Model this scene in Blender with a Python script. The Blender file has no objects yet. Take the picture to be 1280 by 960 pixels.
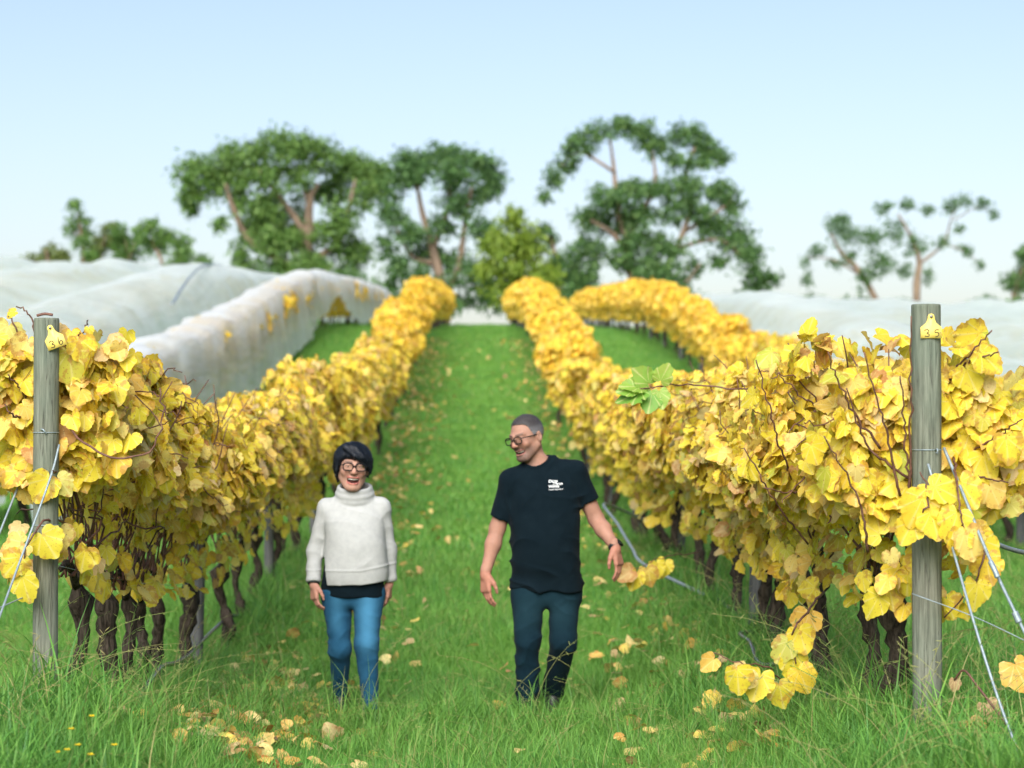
import bpy, math, random
import numpy as np
from mathutils import Vector, Matrix

SC = bpy.context.scene
COL = SC.collection
R_ = math.radians

# ------------------------------------------------------------------ camera, sky, sun, exposure
F = 3000.0                      # focal length in photo pixels (1280 wide)
CAM = np.array([0.0, 0.0, 1.3])
PITCH = math.atan(60 / F)
YAW = math.atan(40 / F)
cam_d = bpy.data.cameras.new('camera')
cam = bpy.data.objects.new('camera', cam_d)
COL.objects.link(cam)
cam.location = CAM
cam.rotation_euler = (math.pi / 2 + PITCH, 0, -YAW)
cam_d.sensor_width = 36
cam_d.lens = F * 36 / 1280
cam_d.clip_end = 9000
cam_d.dof.use_dof = True
cam_d.dof.focus_distance = 10.6
cam_d.dof.aperture_fstop = 3.1
SC.camera = cam
RM = np.array(Matrix.Rotation(-YAW, 3, 'Z') @ Matrix.Rotation(math.pi / 2 + PITCH, 3, 'X'))

w = bpy.data.worlds.new('World')
SC.world = w
w.use_nodes = True
SUN_EL, SUN_AZ = 36, 190         # azimuth clockwise from +Y (view direction)
nt = w.node_tree
sky = nt.nodes.new('ShaderNodeTexSky')
sky.sky_type = 'NISHITA'
sky.sun_disc = False
sky.sun_elevation = R_(SUN_EL)
sky.sun_rotation = R_(SUN_AZ)
sky.air_density = 1.0
sky.dust_density = 1.8
sky.ozone_density = 1.0
tint = nt.nodes.new('ShaderNodeMix')          # white balance of the sky
tint.data_type = 'RGBA'; tint.blend_type = 'MULTIPLY'
tint.inputs[0].default_value = 1.0
tint.inputs[7].default_value = (1.02, 0.955, 1.0, 1)
nt.links.new(sky.outputs[0], tint.inputs[6])
nt.links.new(tint.outputs[2], nt.nodes['Background'].inputs[0])
nt.nodes['Background'].inputs[1].default_value = 0.067

sl = bpy.data.lights.new('sun', 'SUN')
sl.energy = 2.7
sl.angle = R_(50)
sl.color = (1.0, 0.97, 0.93)
sun = bpy.data.objects.new('sun', sl)
COL.objects.link(sun)
_d = Vector((math.sin(R_(SUN_AZ)) * math.cos(R_(SUN_EL)), math.cos(R_(SUN_AZ)) * math.cos(R_(SUN_EL)), math.sin(R_(SUN_EL))))
sun.rotation_euler = _d.to_track_quat('Z', 'Y').to_euler()
sun.location = (0, 0, 60)

SC.view_settings.view_transform = 'Standard'
SC.view_settings.look = 'None'
SC.view_settings.gamma = 1
SC.view_settings.use_curve_mapping = False
SC.view_settings.exposure = 1.44
SC.cycles.use_denoising = True
SC.cycles.use_adaptive_sampling = True
SC.cycles.adaptive_threshold = 0.02
SC.cycles.max_bounces = 5
SC.cycles.diffuse_bounces = 2
SC.cycles.glossy_bounces = 2
SC.cycles.transmission_bounces = 4
SC.cycles.transparent_max_bounces = 8
SC.cycles.caustics_reflective = False
SC.cycles.caustics_refractive = False

# ------------------------------------------------------------------ helpers
def at(px, py, d):
    """a point of the place, measured on the photograph, at distance d from the camera plane"""
    v = np.array([(px - 640) / F * d, -(py - 480) / F * d, -d])
    return RM @ v + CAM


def tag(o, label=None, cat=None, group=None, kind=None):
    if label: o['label'] = label
    if cat: o['category'] = cat
    if group: o['group'] = group
    if kind: o['kind'] = kind
    return o


def obj(name, me, mat=None, parent=None, loc=None):
    o = bpy.data.objects.new(name, me)
    COL.objects.link(o)
    if mat is not None and len(me.materials) == 0:
        me.materials.append(mat)
    if parent is not None: o.parent = parent
    if loc is not None: o.location = loc
    return o


def empty(name, loc=(0, 0, 0)):
    o = bpy.data.objects.new(name, None)
    o.empty_display_size = 0.1
    COL.objects.link(o)
    o.location = loc
    return o


def npmesh(name, V, T, attrs=None, smooth=True, quads=None):
    """mesh out of numpy arrays: V (n,3), T (m,3) triangles, quads (k,4); attrs name -> per-vertex array"""
    me = bpy.data.meshes.new(name)
    V = np.asarray(V, np.float32)
    T = np.zeros((0, 3), np.int32) if T is None else np.asarray(T, np.int32).reshape(-1, 3)
    Q = np.zeros((0, 4), np.int32) if quads is None else np.asarray(quads, np.int32).reshape(-1, 4)
    me.vertices.add(len(V))
    me.vertices.foreach_set('co', V.ravel())
    nl = T.size + Q.size
    me.loops.add(nl)
    me.loops.foreach_set('vertex_index', np.concatenate([T.ravel(), Q.ravel()]).astype(np.int32))
    np_ = len(T) + len(Q)
    me.polygons.add(np_)
    st = np.concatenate([np.arange(len(T)) * 3, T.size + np.arange(len(Q)) * 4]).astype(np.int32)
    me.polygons.foreach_set('loop_start', st)
    if smooth:
        me.polygons.foreach_set('use_smooth', np.ones(np_, bool))
    for k, a in (attrs or {}).items():
        a = np.asarray(a, np.float32)
        if a.ndim == 1:
            me.attributes.new(k, 'FLOAT', 'POINT').data.foreach_set('value', a)
        elif a.shape[1] == 3:
            me.attributes.new(k, 'FLOAT_VECTOR', 'POINT').data.foreach_set('vector', a.ravel())
        else:
            me.attributes.new(k, 'FLOAT_COLOR', 'POINT').data.foreach_set('color', a.ravel())
    me.update(calc_edges=True)

    return me


def merge(items):
    """items: list of (V, T) -> one (V, T)"""
    Vs, Ts, n = [], [], 0
    for V, T in items:
        Vs.append(np.asarray(V, float)); Ts.append(np.asarray(T, int) + n); n += len(V)
    return np.concatenate(Vs), np.concatenate(Ts)


def nrm(v):
    v = np.asarray(v, float)
    return v / (np.linalg.norm(v, axis=-1, keepdims=True) + 1e-12)


_H = np.random.RandomState(7).rand(4096)
def vnoise(P, seed=0):
    """smooth value noise in -1..1 of points (n,3)"""
    P = np.asarray(P, float)
    i = np.floor(P).astype(np.int64); f = P - i
    f = f * f * (3 - 2 * f)
    r = 0.0
    for dx in (0, 1):
        for dy in (0, 1):
            for dz in (0, 1):
                h = ((i[..., 0] + dx) * 374761393 + (i[..., 1] + dy) * 668265263 + (i[..., 2] + dz) * 2147483647 // 3 + seed * 1013) & 4095
                h = (h * 1103 + (h >> 3) * 17) & 4095
                wt = (f[..., 0] if dx else 1 - f[..., 0]) * (f[..., 1] if dy else 1 - f[..., 1]) * (f[..., 2] if dz else 1 - f[..., 2])
                r = r + wt * _H[h]
    return r * 2 - 1


def n1(x, seed=0):
    x = np.asarray(x, float)
    return vnoise(np.stack([x, x * 0 + 3.3 + seed * 7.1, x * 0 + 1.7], -1), seed)


def n2(x, y, seed=0):
    x, y = np.broadcast_arrays(np.asarray(x, float), np.asarray(y, float))
    return vnoise(np.stack([x, y, x * 0 + 0.5 + seed * 3.7], -1), seed)


def spline(pts, n):
    """Catmull-Rom through pts"""
    pts = np.asarray(pts, float)
    P = np.concatenate([[2 * pts[0] - pts[1]], pts, [2 * pts[-1] - pts[-2]]])
    out = []
    for u in np.linspace(0, len(pts) - 1 - 1e-9, n):
        i = int(u); t = u - i
        a, b, c, d = P[i], P[i + 1], P[i + 2], P[i + 3]
        out.append(0.5 * (2 * b + (c - a) * t + (2 * a - 5 * b + 4 * c - d) * t * t + (3 * b - a - 3 * c + d) * t ** 3))
    return np.array(out)


def tube(pts, rad, ns=6, cap=True, rough=0.0, seed=0, freq=12.0):
    """tapered tube along pts (V, T)"""
    pts = np.asarray(pts, float); n = len(pts)
    rad = np.broadcast_to(np.asarray(rad, float), (n,))
    tg = nrm(np.gradient(pts, axis=0))
    u = np.cross(tg[0], [0.3, 0.9, 0.2]); u = u / np.linalg.norm(u)
    V = []
    ang = np.arange(ns) / ns * 2 * math.pi
    for k in range(n):
        u = u - tg[k] * (u @ tg[k]); u = u / (np.linalg.norm(u) + 1e-9)
        v = np.cross(tg[k], u)
        r = rad[k] * np.ones(ns)
        if rough:
            q = pts[k] + 0.05 * (np.cos(ang)[:, None] * u + np.sin(ang)[:, None] * v)
            r = r * (1 + rough * vnoise(q * freq * np.array([2.2, 2.2, 1]), seed) + 0.5 * rough * vnoise(q * freq * 3.1, seed + 3))
        V.append(pts[k] + r[:, None] * (np.cos(ang)[:, None] * u + np.sin(ang)[:, None] * v))
    V = np.concatenate(V)
    a = (np.arange(n - 1)[:, None] * ns + np.arange(ns)[None]).ravel()
    b = (np.arange(n - 1)[:, None] * ns + (np.arange(ns)[None] + 1) % ns).ravel()
    T = np.concatenate([np.stack([a, b, b + ns], 1), np.stack([a, b + ns, a + ns], 1)])
    if cap:
        V = np.concatenate([V, pts[:1], pts[-1:]])
        i0 = n * ns; k = np.arange(ns); k2 = (k + 1) % ns
        T = np.concatenate([T, np.stack([k2, k, k * 0 + i0], 1), np.stack([k + (n - 1) * ns, k2 + (n - 1) * ns, k * 0 + i0 + 1], 1)])
    return V, T


def tmesh(name, *a, **k):
    V, T = tube(*a, **k)
    return npmesh(name, V, T)


# ------------------------------------------------------------------ materials
class NT:
    def __init__(s, name):
        s.m = bpy.data.materials.new(name); s.m.use_nodes = True
        s.t = s.m.node_tree; s.b = s.t.nodes['Principled BSDF']; s.out = s.t.nodes['Material Output']
    def n(s, typ, **kw):
        nd = s.t.nodes.new(typ)
        for k, v in kw.items():
            if k.startswith('i_'): nd.inputs[k[2:].replace('_', ' ')].default_value = v
            else: setattr(nd, k, v)
        return nd
    def l(s, a, b): s.t.links.new(a, b)
    def attr(s, name): return s.n('ShaderNodeAttribute', attribute_name=name)
    def noise(s, scale, detail=4, vec=None, rough=0.55):
        nd = s.n('ShaderNodeTexNoise'); nd.inputs['Scale'].default_value = scale; nd.inputs['Detail'].default_value = detail
        nd.inputs['Roughness'].default_value = rough
        if vec is not None: s.l(vec, nd.inputs['Vector'])
        return nd.outputs['Fac']
    def ramp(s, fac, stops, interp='LINEAR'):
        nd = s.n('ShaderNodeValToRGB'); e = nd.color_ramp.elements; nd.color_ramp.interpolation = interp
        while len(e) < len(stops): e.new(0.5)
        for i, (p, c) in enumerate(stops):
            e[i].position = p; e[i].color = (*c, 1) if len(c) == 3 else c
        s.l(fac, nd.inputs[0]); return nd.outputs[0]
    def math(s, op, a, b=None, clamp=False):
        nd = s.n('ShaderNodeMath', operation=op); nd.use_clamp = clamp
        for i, v in enumerate((a, b)):
            if v is None: continue
            if isinstance(v, (int, float)): nd.inputs[i].default_value = v
            else: s.l(v, nd.inputs[i])
        return nd.outputs[0]
    def mix(s, fac, a, b, mode='MIX'):
        nd = s.n('ShaderNodeMix', data_type='RGBA', blend_type=mode)
        for sk, v in ((nd.inputs[0], fac), (nd.inputs[6], a), (nd.inputs[7], b)):
            if isinstance(v, (int, float)): sk.default_value = v
            elif isinstance(v, tuple): sk.default_value = (*v, 1)
            else: s.l(v, sk)
        return nd.outputs[2]
    def bump(s, h, strength=0.3, dist=0.01):
        nd = s.n('ShaderNodeBump'); nd.inputs['Strength'].default_value = strength; nd.inputs['Distance'].default_value = dist
        s.l(h, nd.inputs['Height']); s.l(nd.outputs[0], s.b.inputs['Normal']); return nd.outputs[0]
    def coord(s, which='Object', scale=None):
        c = s.n('ShaderNodeTexCoord').outputs[which]
        if scale is None: return c
        m = s.n('ShaderNodeMapping'); m.inputs['Scale'].default_value = scale; s.l(c, m.inputs[0]); return m.outputs[0]
    def set(s, col=None, rough=0.6, spec=0.4, metal=0.0):
        if col is not None:
            if isinstance(col, tuple): s.b.inputs['Base Color'].default_value = (*col, 1)
            else: s.l(col, s.b.inputs['Base Color'])
        s.b.inputs['Roughness'].default_value = rough
        s.b.inputs['Specular IOR Level'].default_value = spec
        s.b.inputs['Metallic'].default_value = metal
        return s
    def translucent(s, col, fac):
        t = s.n('ShaderNodeBsdfTranslucent'); s.l(col, t.inputs[0])
        mx = s.n('ShaderNodeMixShader'); mx.inputs[0].default_value = fac
        s.l(s.b.outputs[0], mx.inputs[1]); s.l(t.outputs[0], mx.inputs[2]); s.l(mx.outputs[0], s.out.inputs[0])
        return mx


def mat_leaf(name, stops, blot=0.6, transl=0.45):
    k = NT(name)
    rnd = k.attr('rnd').outputs['Fac']
    oi = k.n('ShaderNodeObjectInfo').outputs['Random']
    t = k.math('FRACT', k.math('ADD', rnd, oi))
    col = k.ramp(t, stops)
    lp = k.attr('lp').outputs['Vector']
    sep = k.n('ShaderNodeSeparateXYZ'); k.l(lp, sep.inputs[0])
    ang = k.math('ARCTAN2', sep.outputs[0], sep.outputs[1])
    vein = k.math('POWER', k.math('ABSOLUTE', k.math('COSINE', k.math('MULTIPLY', ang, 4.3))), 30.0)
    col = k.mix(k.math('MULTIPLY', vein, 0.4), col, (0.80, 0.74, 0.34))
    pos = k.n('ShaderNodeNewGeometry').outputs['Position']
    nz = k.noise(26, 3, pos)
    edge = k.attr('edge').outputs['Fac']
    t2 = k.math('FRACT', k.math('MULTIPLY', t, 7.31))
    br = k.math('MULTIPLY', k.math('SUBTRACT', k.math('ADD', nz, k.math('MULTIPLY', edge, 0.22)), k.math('ADD', 0.60, k.math('MULTIPLY', t2, 0.18))), 9.0, True)
    col = k.mix(k.math('MULTIPLY', br, blot), col, (0.42, 0.17, 0.045))
    sp = k.noise(150, 1, pos)
    col = k.mix(k.math('MULTIPLY', k.math('SUBTRACT', sp, 0.655), 8.0, True), col, (0.30, 0.15, 0.05))
    k.set(col, 0.5, 0.35)
    k.bump(vein, 0.15, 0.004)
    k.translucent(col, transl)
    return k.m


YSTOPS = [(0.0, (0.64, 0.55, 0.040)), (0.22, (0.76, 0.63, 0.055)), (0.44, (0.82, 0.64, 0.06)), (0.58, (0.80, 0.55, 0.045)),
          (0.70, (0.80, 0.68, 0.20)), (0.80, (0.76, 0.47, 0.09)), (0.87, (0.48, 0.53, 0.06)), (0.94, (0.72, 0.54, 0.25)), (1.0, (0.50, 0.27, 0.08))]
GSTOPS = [(0.0, (0.84, 0.60, 0.04)), (0.35, (0.88, 0.65, 0.06)), (0.65, (0.86, 0.53, 0.035)), (0.85, (0.84, 0.66, 0.14)), (1.0, (0.74, 0.40, 0.05))]
M = {}
M['leaf'] = mat_leaf('vine_leaf_yellow', YSTOPS)
M['leaf_far'] = mat_leaf('vine_leaf_gold', GSTOPS, 0.3)
M['leaf_green'] = mat_leaf('vine_leaf_green', [(0, (0.16, 0.36, 0.05)), (1, (0.30, 0.46, 0.07))], 0.1)
M['leaf_dead'] = mat_leaf('vine_leaf_fallen', [(0, (0.70, 0.52, 0.08)), (0.3, (0.72, 0.58, 0.25)), (0.5, (0.60, 0.36, 0.06)), (0.7, (0.36, 0.17, 0.06)), (0.85, (0.62, 0.50, 0.25)), (1, (0.22, 0.10, 0.05))], 0.5, 0.2)


def mat_simple(name, a, b, scale=8, vec=None, rough=0.7, spec=0.3, bump=0.0, bdist=0.01, metal=0.0, detail=5):
    k = NT(name)
    nz = k.noise(scale, detail, k.coord('Object', vec) if vec else k.coord())
    k.set(k.ramp(nz, [(0.3, a), (0.7, b)]), rough, spec, metal)
    if bump: k.bump(nz, bump, bdist)
    return k.m


M['bark'] = mat_simple('vine_bark', (0.014, 0.011, 0.008), (0.105, 0.085, 0.064), 20, (3, 3, 0.45), 0.95, 0.1, 1.0, 0.03)
M['cane'] = mat_simple('vine_cane', (0.05, 0.022, 0.016), (0.16, 0.075, 0.05), 30, None, 0.6, 0.35)
M['gum_bark'] = mat_simple('gum_bark', (0.09, 0.068, 0.05), (0.26, 0.19, 0.135), 2.2, (1, 1, 0.3), 0.85, 0.2, 0.5, 0.05)
M['wire'] = mat_simple('galvanised_wire', (0.16, 0.21, 0.23), (0.28, 0.34, 0.36), 60, None, 0.45, 0.5, metal=0.3)
M['pipe'] = mat_simple('drip_pipe', (0.05, 0.06, 0.065), (0.10, 0.115, 0.12), 40, None, 0.22, 0.8)
M['steelpost'] = mat_simple('dark_line_post', (0.055, 0.06, 0.06), (0.14, 0.145, 0.14), 9, (4, 4, 0.4), 0.75, 0.3, 0.4, 0.01)


def mat_post():
    k = NT('weathered_pine_post')
    c = k.coord('Object')
    g = k.noise(16, 6, k.coord('Object', (5, 5, 0.35)), 0.6)
    big = k.noise(2.2, 4, c)
    col = k.ramp(g, [(0.28, (0.060, 0.060, 0.046)), (0.5, (0.14, 0.145, 0.11)), (0.75, (0.23, 0.24, 0.19))])
    col = k.mix(k.ramp(big, [(0.35, (0, 0, 0)), (0.7, (0.55, 0.55, 0.55))]), col, (0.10, 0.15, 0.115))
    crack = k.noise(9, 2, k.coord('Object', (6, 6, 0.16)))
    cm = k.ramp(crack, [(0.485, (0, 0, 0)), (0.5, (1, 1, 1)), (0.515, (0, 0, 0))])
    col = k.mix(k.math('MULTIPLY', cm, 0.55), col, (0.035, 0.03, 0.025))
    k.set(col, 0.85, 0.2)
    k.bump(k.math('SUBTRACT', g, k.math('MULTIPLY', cm, 0.7)), 0.6, 0.006)
    return k.m
M['post'] = mat_post()
M['tagplate'] = mat_simple('yellow_tag_plastic', (0.74, 0.55, 0.10), (0.82, 0.64, 0.17), 30, None, 0.5, 0.4)
M['ink'] = NT('black_marker').set((0.02, 0.02, 0.02), 0.6, 0.2).m
M['nail'] = NT('nail_steel').set((0.25, 0.24, 0.22), 0.4, 0.5, 0.8).m

# ------------------------------------------------------------------ the ground
def hermite_table(pts, y):
    pts = np.array(pts, float); X, Z = pts[:, 0], pts[:, 1]
    s = np.diff(Z) / np.diff(X)
    m = np.concatenate([[s[0]], (s[:-1] * np.diff(X)[1:] + s[1:] * np.diff(X)[:-1]) / (X[2:] - X[:-2]), [s[-1]]])
    i = np.clip(np.searchsorted(X, y, 'right') - 1, 0, len(X) - 2)
    h = X[i + 1] - X[i]; t = np.clip((y - X[i]) / h, 0, 1)
    return (2 * t**3 - 3 * t**2 + 1) * Z[i] + (t**3 - 2 * t**2 + t) * h * m[i] + (-2 * t**3 + 3 * t**2) * Z[i + 1] + (t**3 - t**2) * h * m[i + 1]

FAR = [(34, .36), (50, 1.72), (73, 4.03), (100, 5.53), (136, 7.1), (146, 7.25), (165, 6.6), (210, 3.5), (320, -6), (900, -12), (6000, -12)]
_Y = np.concatenate([np.arange(-40, 400, 0.25), np.linspace(400, 6000, 400)])
_L = hermite_table([(-40, .0), (6, .05), (10.3, .05), (11.1, -.04), (11.9, -.14), (13.5, -.27), (15.9, -.33), (17.2, -.28), (19.5, -.17), (21.1, -.09), (27, .1)] + FAR, _Y)
_C = hermite_table([(-40, -.1), (6, -.16), (9, -.2), (12, -.31), (13.7, -.37), (17, -.34), (20, -.2), (26, .05)] + FAR, _Y)
_Rr = hermite_table([(-40, .0), (6, .0), (9.5, .02), (11.1, -.05), (14.5, -.07), (17, -.02), (21, .03), (27, .15)] + FAR, _Y)

def sstep(x, a, b):
    t = np.clip((x - a) / (b - a), 0, 1); return t * t * (3 - 2 * t)

def gz(x, y):
    x = np.asarray(x, float); y = np.asarray(y, float)
    c = np.interp(y, _Y, _C); l = np.interp(y, _Y, _L); r = np.interp(y, _Y, _Rr)
    z = c + (l - c) * sstep(-x, 0.5, 1.7) + (r - c) * sstep(x, 0.5, 1.6)
    k = sstep(y, 35, 95)
    z = z + k * (0.05 * np.clip(-x - 3, 0, 34) - 0.045 * np.clip(x - 4.5, 0, 40))
    return z + 0.018 * n2(x * 1.3, y * 1.3, 2) * (y < 200)

def mat_ground():
    k = NT('grass_ground')
    pos = k.n('ShaderNodeNewGeometry').outputs['Position']
    a = k.noise(0.45, 5, pos); b = k.noise(5.5, 6, pos, 0.7); c = k.noise(38, 4, pos, 0.7)
    col = k.ramp(b, [(0.3, (0.075, 0.18, 0.028)), (0.55, (0.13, 0.29, 0.042)), (0.75, (0.18, 0.34, 0.06))])
    col = k.mix(k.ramp(a, [(0.4, (0, 0, 0)), (0.65, (0.6, 0.6, 0.6))]), col, (0.13, 0.30, 0.042))
    col = k.mix(k.math('MULTIPLY', k.math('SUBTRACT', c, 0.55), 2.5, True), col, (0.075, 0.155, 0.02))
    k.set(col, 0.9, 0.1)
    k.bump(k.math('ADD', b, k.math('MULTIPLY', c, 0.6)), 0.8, 0.06)
    return k.m

def build_ground():
    ys = np.concatenate([np.arange(-30, 8, 2), np.arange(8, 30, .25), np.arange(30, 160, 1.), np.arange(160, 420, 10), np.geomspace(430, 5900, 24)])
    h = np.concatenate([np.arange(0, 7, .25), np.arange(7, 40, 1.5), np.geomspace(42, 3500, 24)])
    xs = np.concatenate([-h[:0:-1], h])
    Xg, Yg = np.meshgrid(xs, ys)
    Z = gz(Xg, Yg)
    nx, ny = len(xs), len(ys)
    i = (np.arange(ny - 1)[:, None] * nx + np.arange(nx - 1)[None]).ravel()
    g = obj('ground', npmesh('ground', np.stack([Xg, Yg, Z], -1).reshape(-1, 3), None, quads=np.stack([i, i + 1, i + nx + 1, i + nx], 1)), mat_ground())
    tag(g, 'green grassy ground rising into a hill between the vine rows', 'ground', kind='structure')
# ------------------------------------------------------------------ vine leaves
HALF = [(0.0, 0.0), (0.09, -0.13), (0.29, -0.18), (0.46, -0.05), (0.50, 0.12), (0.57, 0.26), (0.53, 0.44), (0.42, 0.54), (0.35, 0.70), (0.19, 0.82), (0.0, 0.95)]

def leaf_geo(seed, rings=2, rough=True):
    """unit grape leaf, stalk at the origin, tip at +y, facing +z: V, T, edge, lp"""
    rs = np.random.RandomState(seed)
    half = HALF if rough else [HALF[i] for i in (0, 2, 3, 5, 7, 9, 10)]
    right = np.array(half); left = right[-2:0:-1] * [-1, 1]
    o = np.concatenate([right, left])
    o = o + rs.normal(0, 0.022, o.shape); o[0] = (0, 0.03)
    o[:, 0] *= rs.uniform(0.88, 1.08)
    c = np.array([0.0, 0.32]); n = len(o)
    if rings == 2:
        inn = c + (o[::2] - c) * .55; m = len(inn)
        mid = (o + np.roll(o, -1, 0)) / 2
        mid = c + (mid - c) * (1 + rs.uniform(.02, .09, (n, 1)))
        outer = np.empty((2 * n, 2)); outer[::2] = o; outer[1::2] = mid
        pts = np.concatenate([[c], inn, outer]); e = np.concatenate([[0], np.full(m, .5), np.ones(2 * n)])
        T = []
        for k in range(m):
            a, b = 1 + k, 1 + (k + 1) % m; q = [1 + m + (4 * k + i_) % (2 * n) for i_ in range(5)]
            T += [(0, a, b), (a, q[0], q[1]), (a, q[1], q[2]), (a, q[2], b), (b, q[2], q[3]), (b, q[3], q[4])]
        T = np.array(T)
    else:
        pts = np.concatenate([[c], o]); e = np.concatenate([[0], np.ones(n)])
        k = np.arange(n); k2 = (k + 1) % n
        T = np.stack([k * 0, k + 1, k2 + 1], 1)
    x, y = pts[:, 0], pts[:, 1]
    z = rs.uniform(-.15, .45) * np.abs(x) + rs.uniform(-.9, .35) * x * x + rs.uniform(-.5, .15) * (y - .2) ** 2 + rs.uniform(-.3, .3) * x * y
    z = z + e * rs.normal(0, 0.035, len(pts))
    return np.stack([x, y, z], 1), T, e, np.stack([x, y, 0 * x], 1)


def leaf_mesh(seed, mat):
    V, T, e, lp = leaf_geo(seed)
    me = npmesh('leaf', V, T, {'edge': e, 'lp': lp, 'rnd': np.zeros(len(V))})
    me.materials.append(mat)
    return me


def leaf_frames(tip, nor):
    """rotation matrices (n,3,3), columns x,y(tip),z(normal)"""
    y = nrm(tip); z = nor - y * (nor * y).sum(-1, keepdims=True); z = nrm(z); x = np.cross(y, z)
    return np.stack([x, y, z], -1)


def merged_leaves(name, pos, Rm, size, rs, rings=1, rough=True, mat=None, nvar=6):
    geos = [leaf_geo(900 + i, rings, rough) for i in range(nvar)]
    which = rs.randint(0, nvar, len(pos))
    Vs, Ts, E, L, Rn, n = [], [], [], [], [], 0
    rn = rs.rand(len(pos))
    for v in range(nvar):
        g = geos[v]; ii = np.where(which == v)[0]
        if len(ii) == 0: continue
        P = np.einsum('nij,kj->nki', Rm[ii], g[0]) * size[ii][:, None, None] + pos[ii][:, None]
        m = len(g[0])
        Vs.append(P.reshape(-1, 3)); Ts.append((g[1][None] + (np.arange(len(ii)) * m)[:, None, None]).reshape(-1, 3) + n)
        E.append(np.tile(g[2], len(ii))); L.append(np.tile(g[3], (len(ii), 1))); Rn.append(np.repeat(rn[ii], m)); n += m * len(ii)
    me = npmesh(name, np.concatenate(Vs), np.concatenate(Ts), {'edge': np.concatenate(E), 'lp': np.concatenate(L), 'rnd': np.concatenate(Rn)})
    if mat: me.materials.append(mat)
    return me


def canopy(rs, side, y0, y1, n, zb, zt, hw, end=0, low=0.06, z0=None, seed=0, holes=0.0):
    """leaf positions in a hedge about x=0: corridor on +side; returns pos, normal, visible-rank"""
    f = rs.rand(n)
    y = rs.uniform(y0, y1, n)
    ztop = zt + 0.15 * n1(y * 1.9, seed) + 0.10 * n1(y * 5.1, seed + 1)
    z = zb + (ztop - zb) * rs.rand(n) ** 0.85
    lowm = rs.rand(n) < low
    z = np.where(lowm, rs.uniform(zb - .40, zb, n), z)
    bulge = np.clip(1 - ((z - (zb + ztop) / 2) / ((ztop - zb) * 0.62)) ** 2, 0.25, 1) ** 0.5
    h = hw * bulge * (1 + 0.42 * n2(y * 2.3, z * 2.6, seed + 2) + 0.25 * n2(y * 6, z * 6, seed + 3))
    u = np.zeros(n); N = np.zeros((n, 3))
    a = f < 0.55
    b = (f >= 0.55) & (f < 0.70)
    c = (f >= 0.70) & (f < 0.86)
    d = f >= 0.86
    dep = np.abs(rs.normal(0, 0.055, n))
    u[a] = (side * (h - dep))[a]; N[a] = (side * 0.9, -0.25, 0.35)
    u[b] = (-side * (h - dep))[b]; N[b] = (-side, -0.1, 0.3)
    u[c] = (rs.uniform(-.8, .8, n) * h)[c]; z[c] = (ztop - np.abs(rs.normal(0, .05, n)))[c]; N[c] = (side * .3, -0.35, 0.9)
    u[d] = (rs.uniform(-.9, .9, n) * h)[d]; N[d] = (side * .6, -.5, .3)
    vis = np.where(a, 3.0, np.where(c, 2.4, np.where(d, 1.0, 0.2))) - dep * 8
    if end:
        e = rs.rand(n) < end
        ye = y0 + np.abs(rs.normal(0, 0.09, n)) + 0.12 * n2(u * 4, z * 3, seed + 5)
        y = np.where(e, ye, y); u = np.where(e, rs.uniform(-1.05, 1.05, n) * h, u); N[e] = (side * .2, -1, .3); vis = np.where(e, 3.2, vis)
    if holes:
        k = n2(y * 3.2, z * 3.4, seed + 9) > -1 + holes * 2 * rs.rand(n)
        u, y, z, N, vis = u[k], y[k], z[k], N[k], vis[k]
    return np.stack([u, y, z], 1), N, vis


def leaf_pose(rs, N):
    n = len(N)
    nor = nrm(N + rs.normal(0, 0.42, (n, 3)))
    tip = nrm(np.array([0, 0, -0.9]) + N * 0.25 + rs.normal(0, 0.45, (n, 3)))
    return leaf_frames(tip, nor)


LEAVES = []
def setup_leaves():
    for s in range(10):
        LEAVES.append(leaf_mesh(s, M['leaf']))


def place_leaf(me, parent, pos, Rm, size, name='leaf'):
    o = bpy.data.objects.new(name, me)
    COL.objects.link(o)
    o.parent = parent
    m = np.eye(4); m[:3, :3] = Rm * size; m[:3, 3] = pos
    o.matrix_basis = Matrix(m.tolist())
    return o


def vine_trunk(rs, h, lean=(0, 0), r=0.035, bend=0.06, knob=True):
    pts = [(0, 0, -.12), (0, 0, 0)]
    for k in range(1, 5):
        t = k / 4
        pts.append((lean[0] * t + rs.normal(0, bend) * (t < 1) * 0.7, lean[1] * t + rs.normal(0, bend) * (t < 1), h * t))
    P = spline(pts, 26)
    u = np.linspace(0, 1, 26)
    rad = r * (1.15 - 0.25 * u + 0.10 * np.sin(u * 17 + rs.rand() * 6)) * (1 + .12 * rs.normal(0, 1, 26))
    if knob: rad = rad * (1 + 0.6 * np.exp(-((u - .9) / .08) ** 2)); rad[-1] *= .35; rad[-2] *= .75
    return tube(P, rad, 10, True, 0.28, rs.randint(50), 26.0), P[-1]


def cane_path(rs, a, b, sag=0.0, wig=0.05):
    a, b = np.array(a, float), np.array(b, float)
    m1 = a + (b - a) * 0.33 + [0, 0, 0.10] + rs.normal(0, wig, 3)
    m2 = a + (b - a) * 0.7 + [0, 0, 0.06 + sag] + rs.normal(0, wig, 3)
    P = spline([a, m1, m2, b], 11)
    P[1:-1] += rs.normal(0, .008, (9, 3))
    return P


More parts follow.
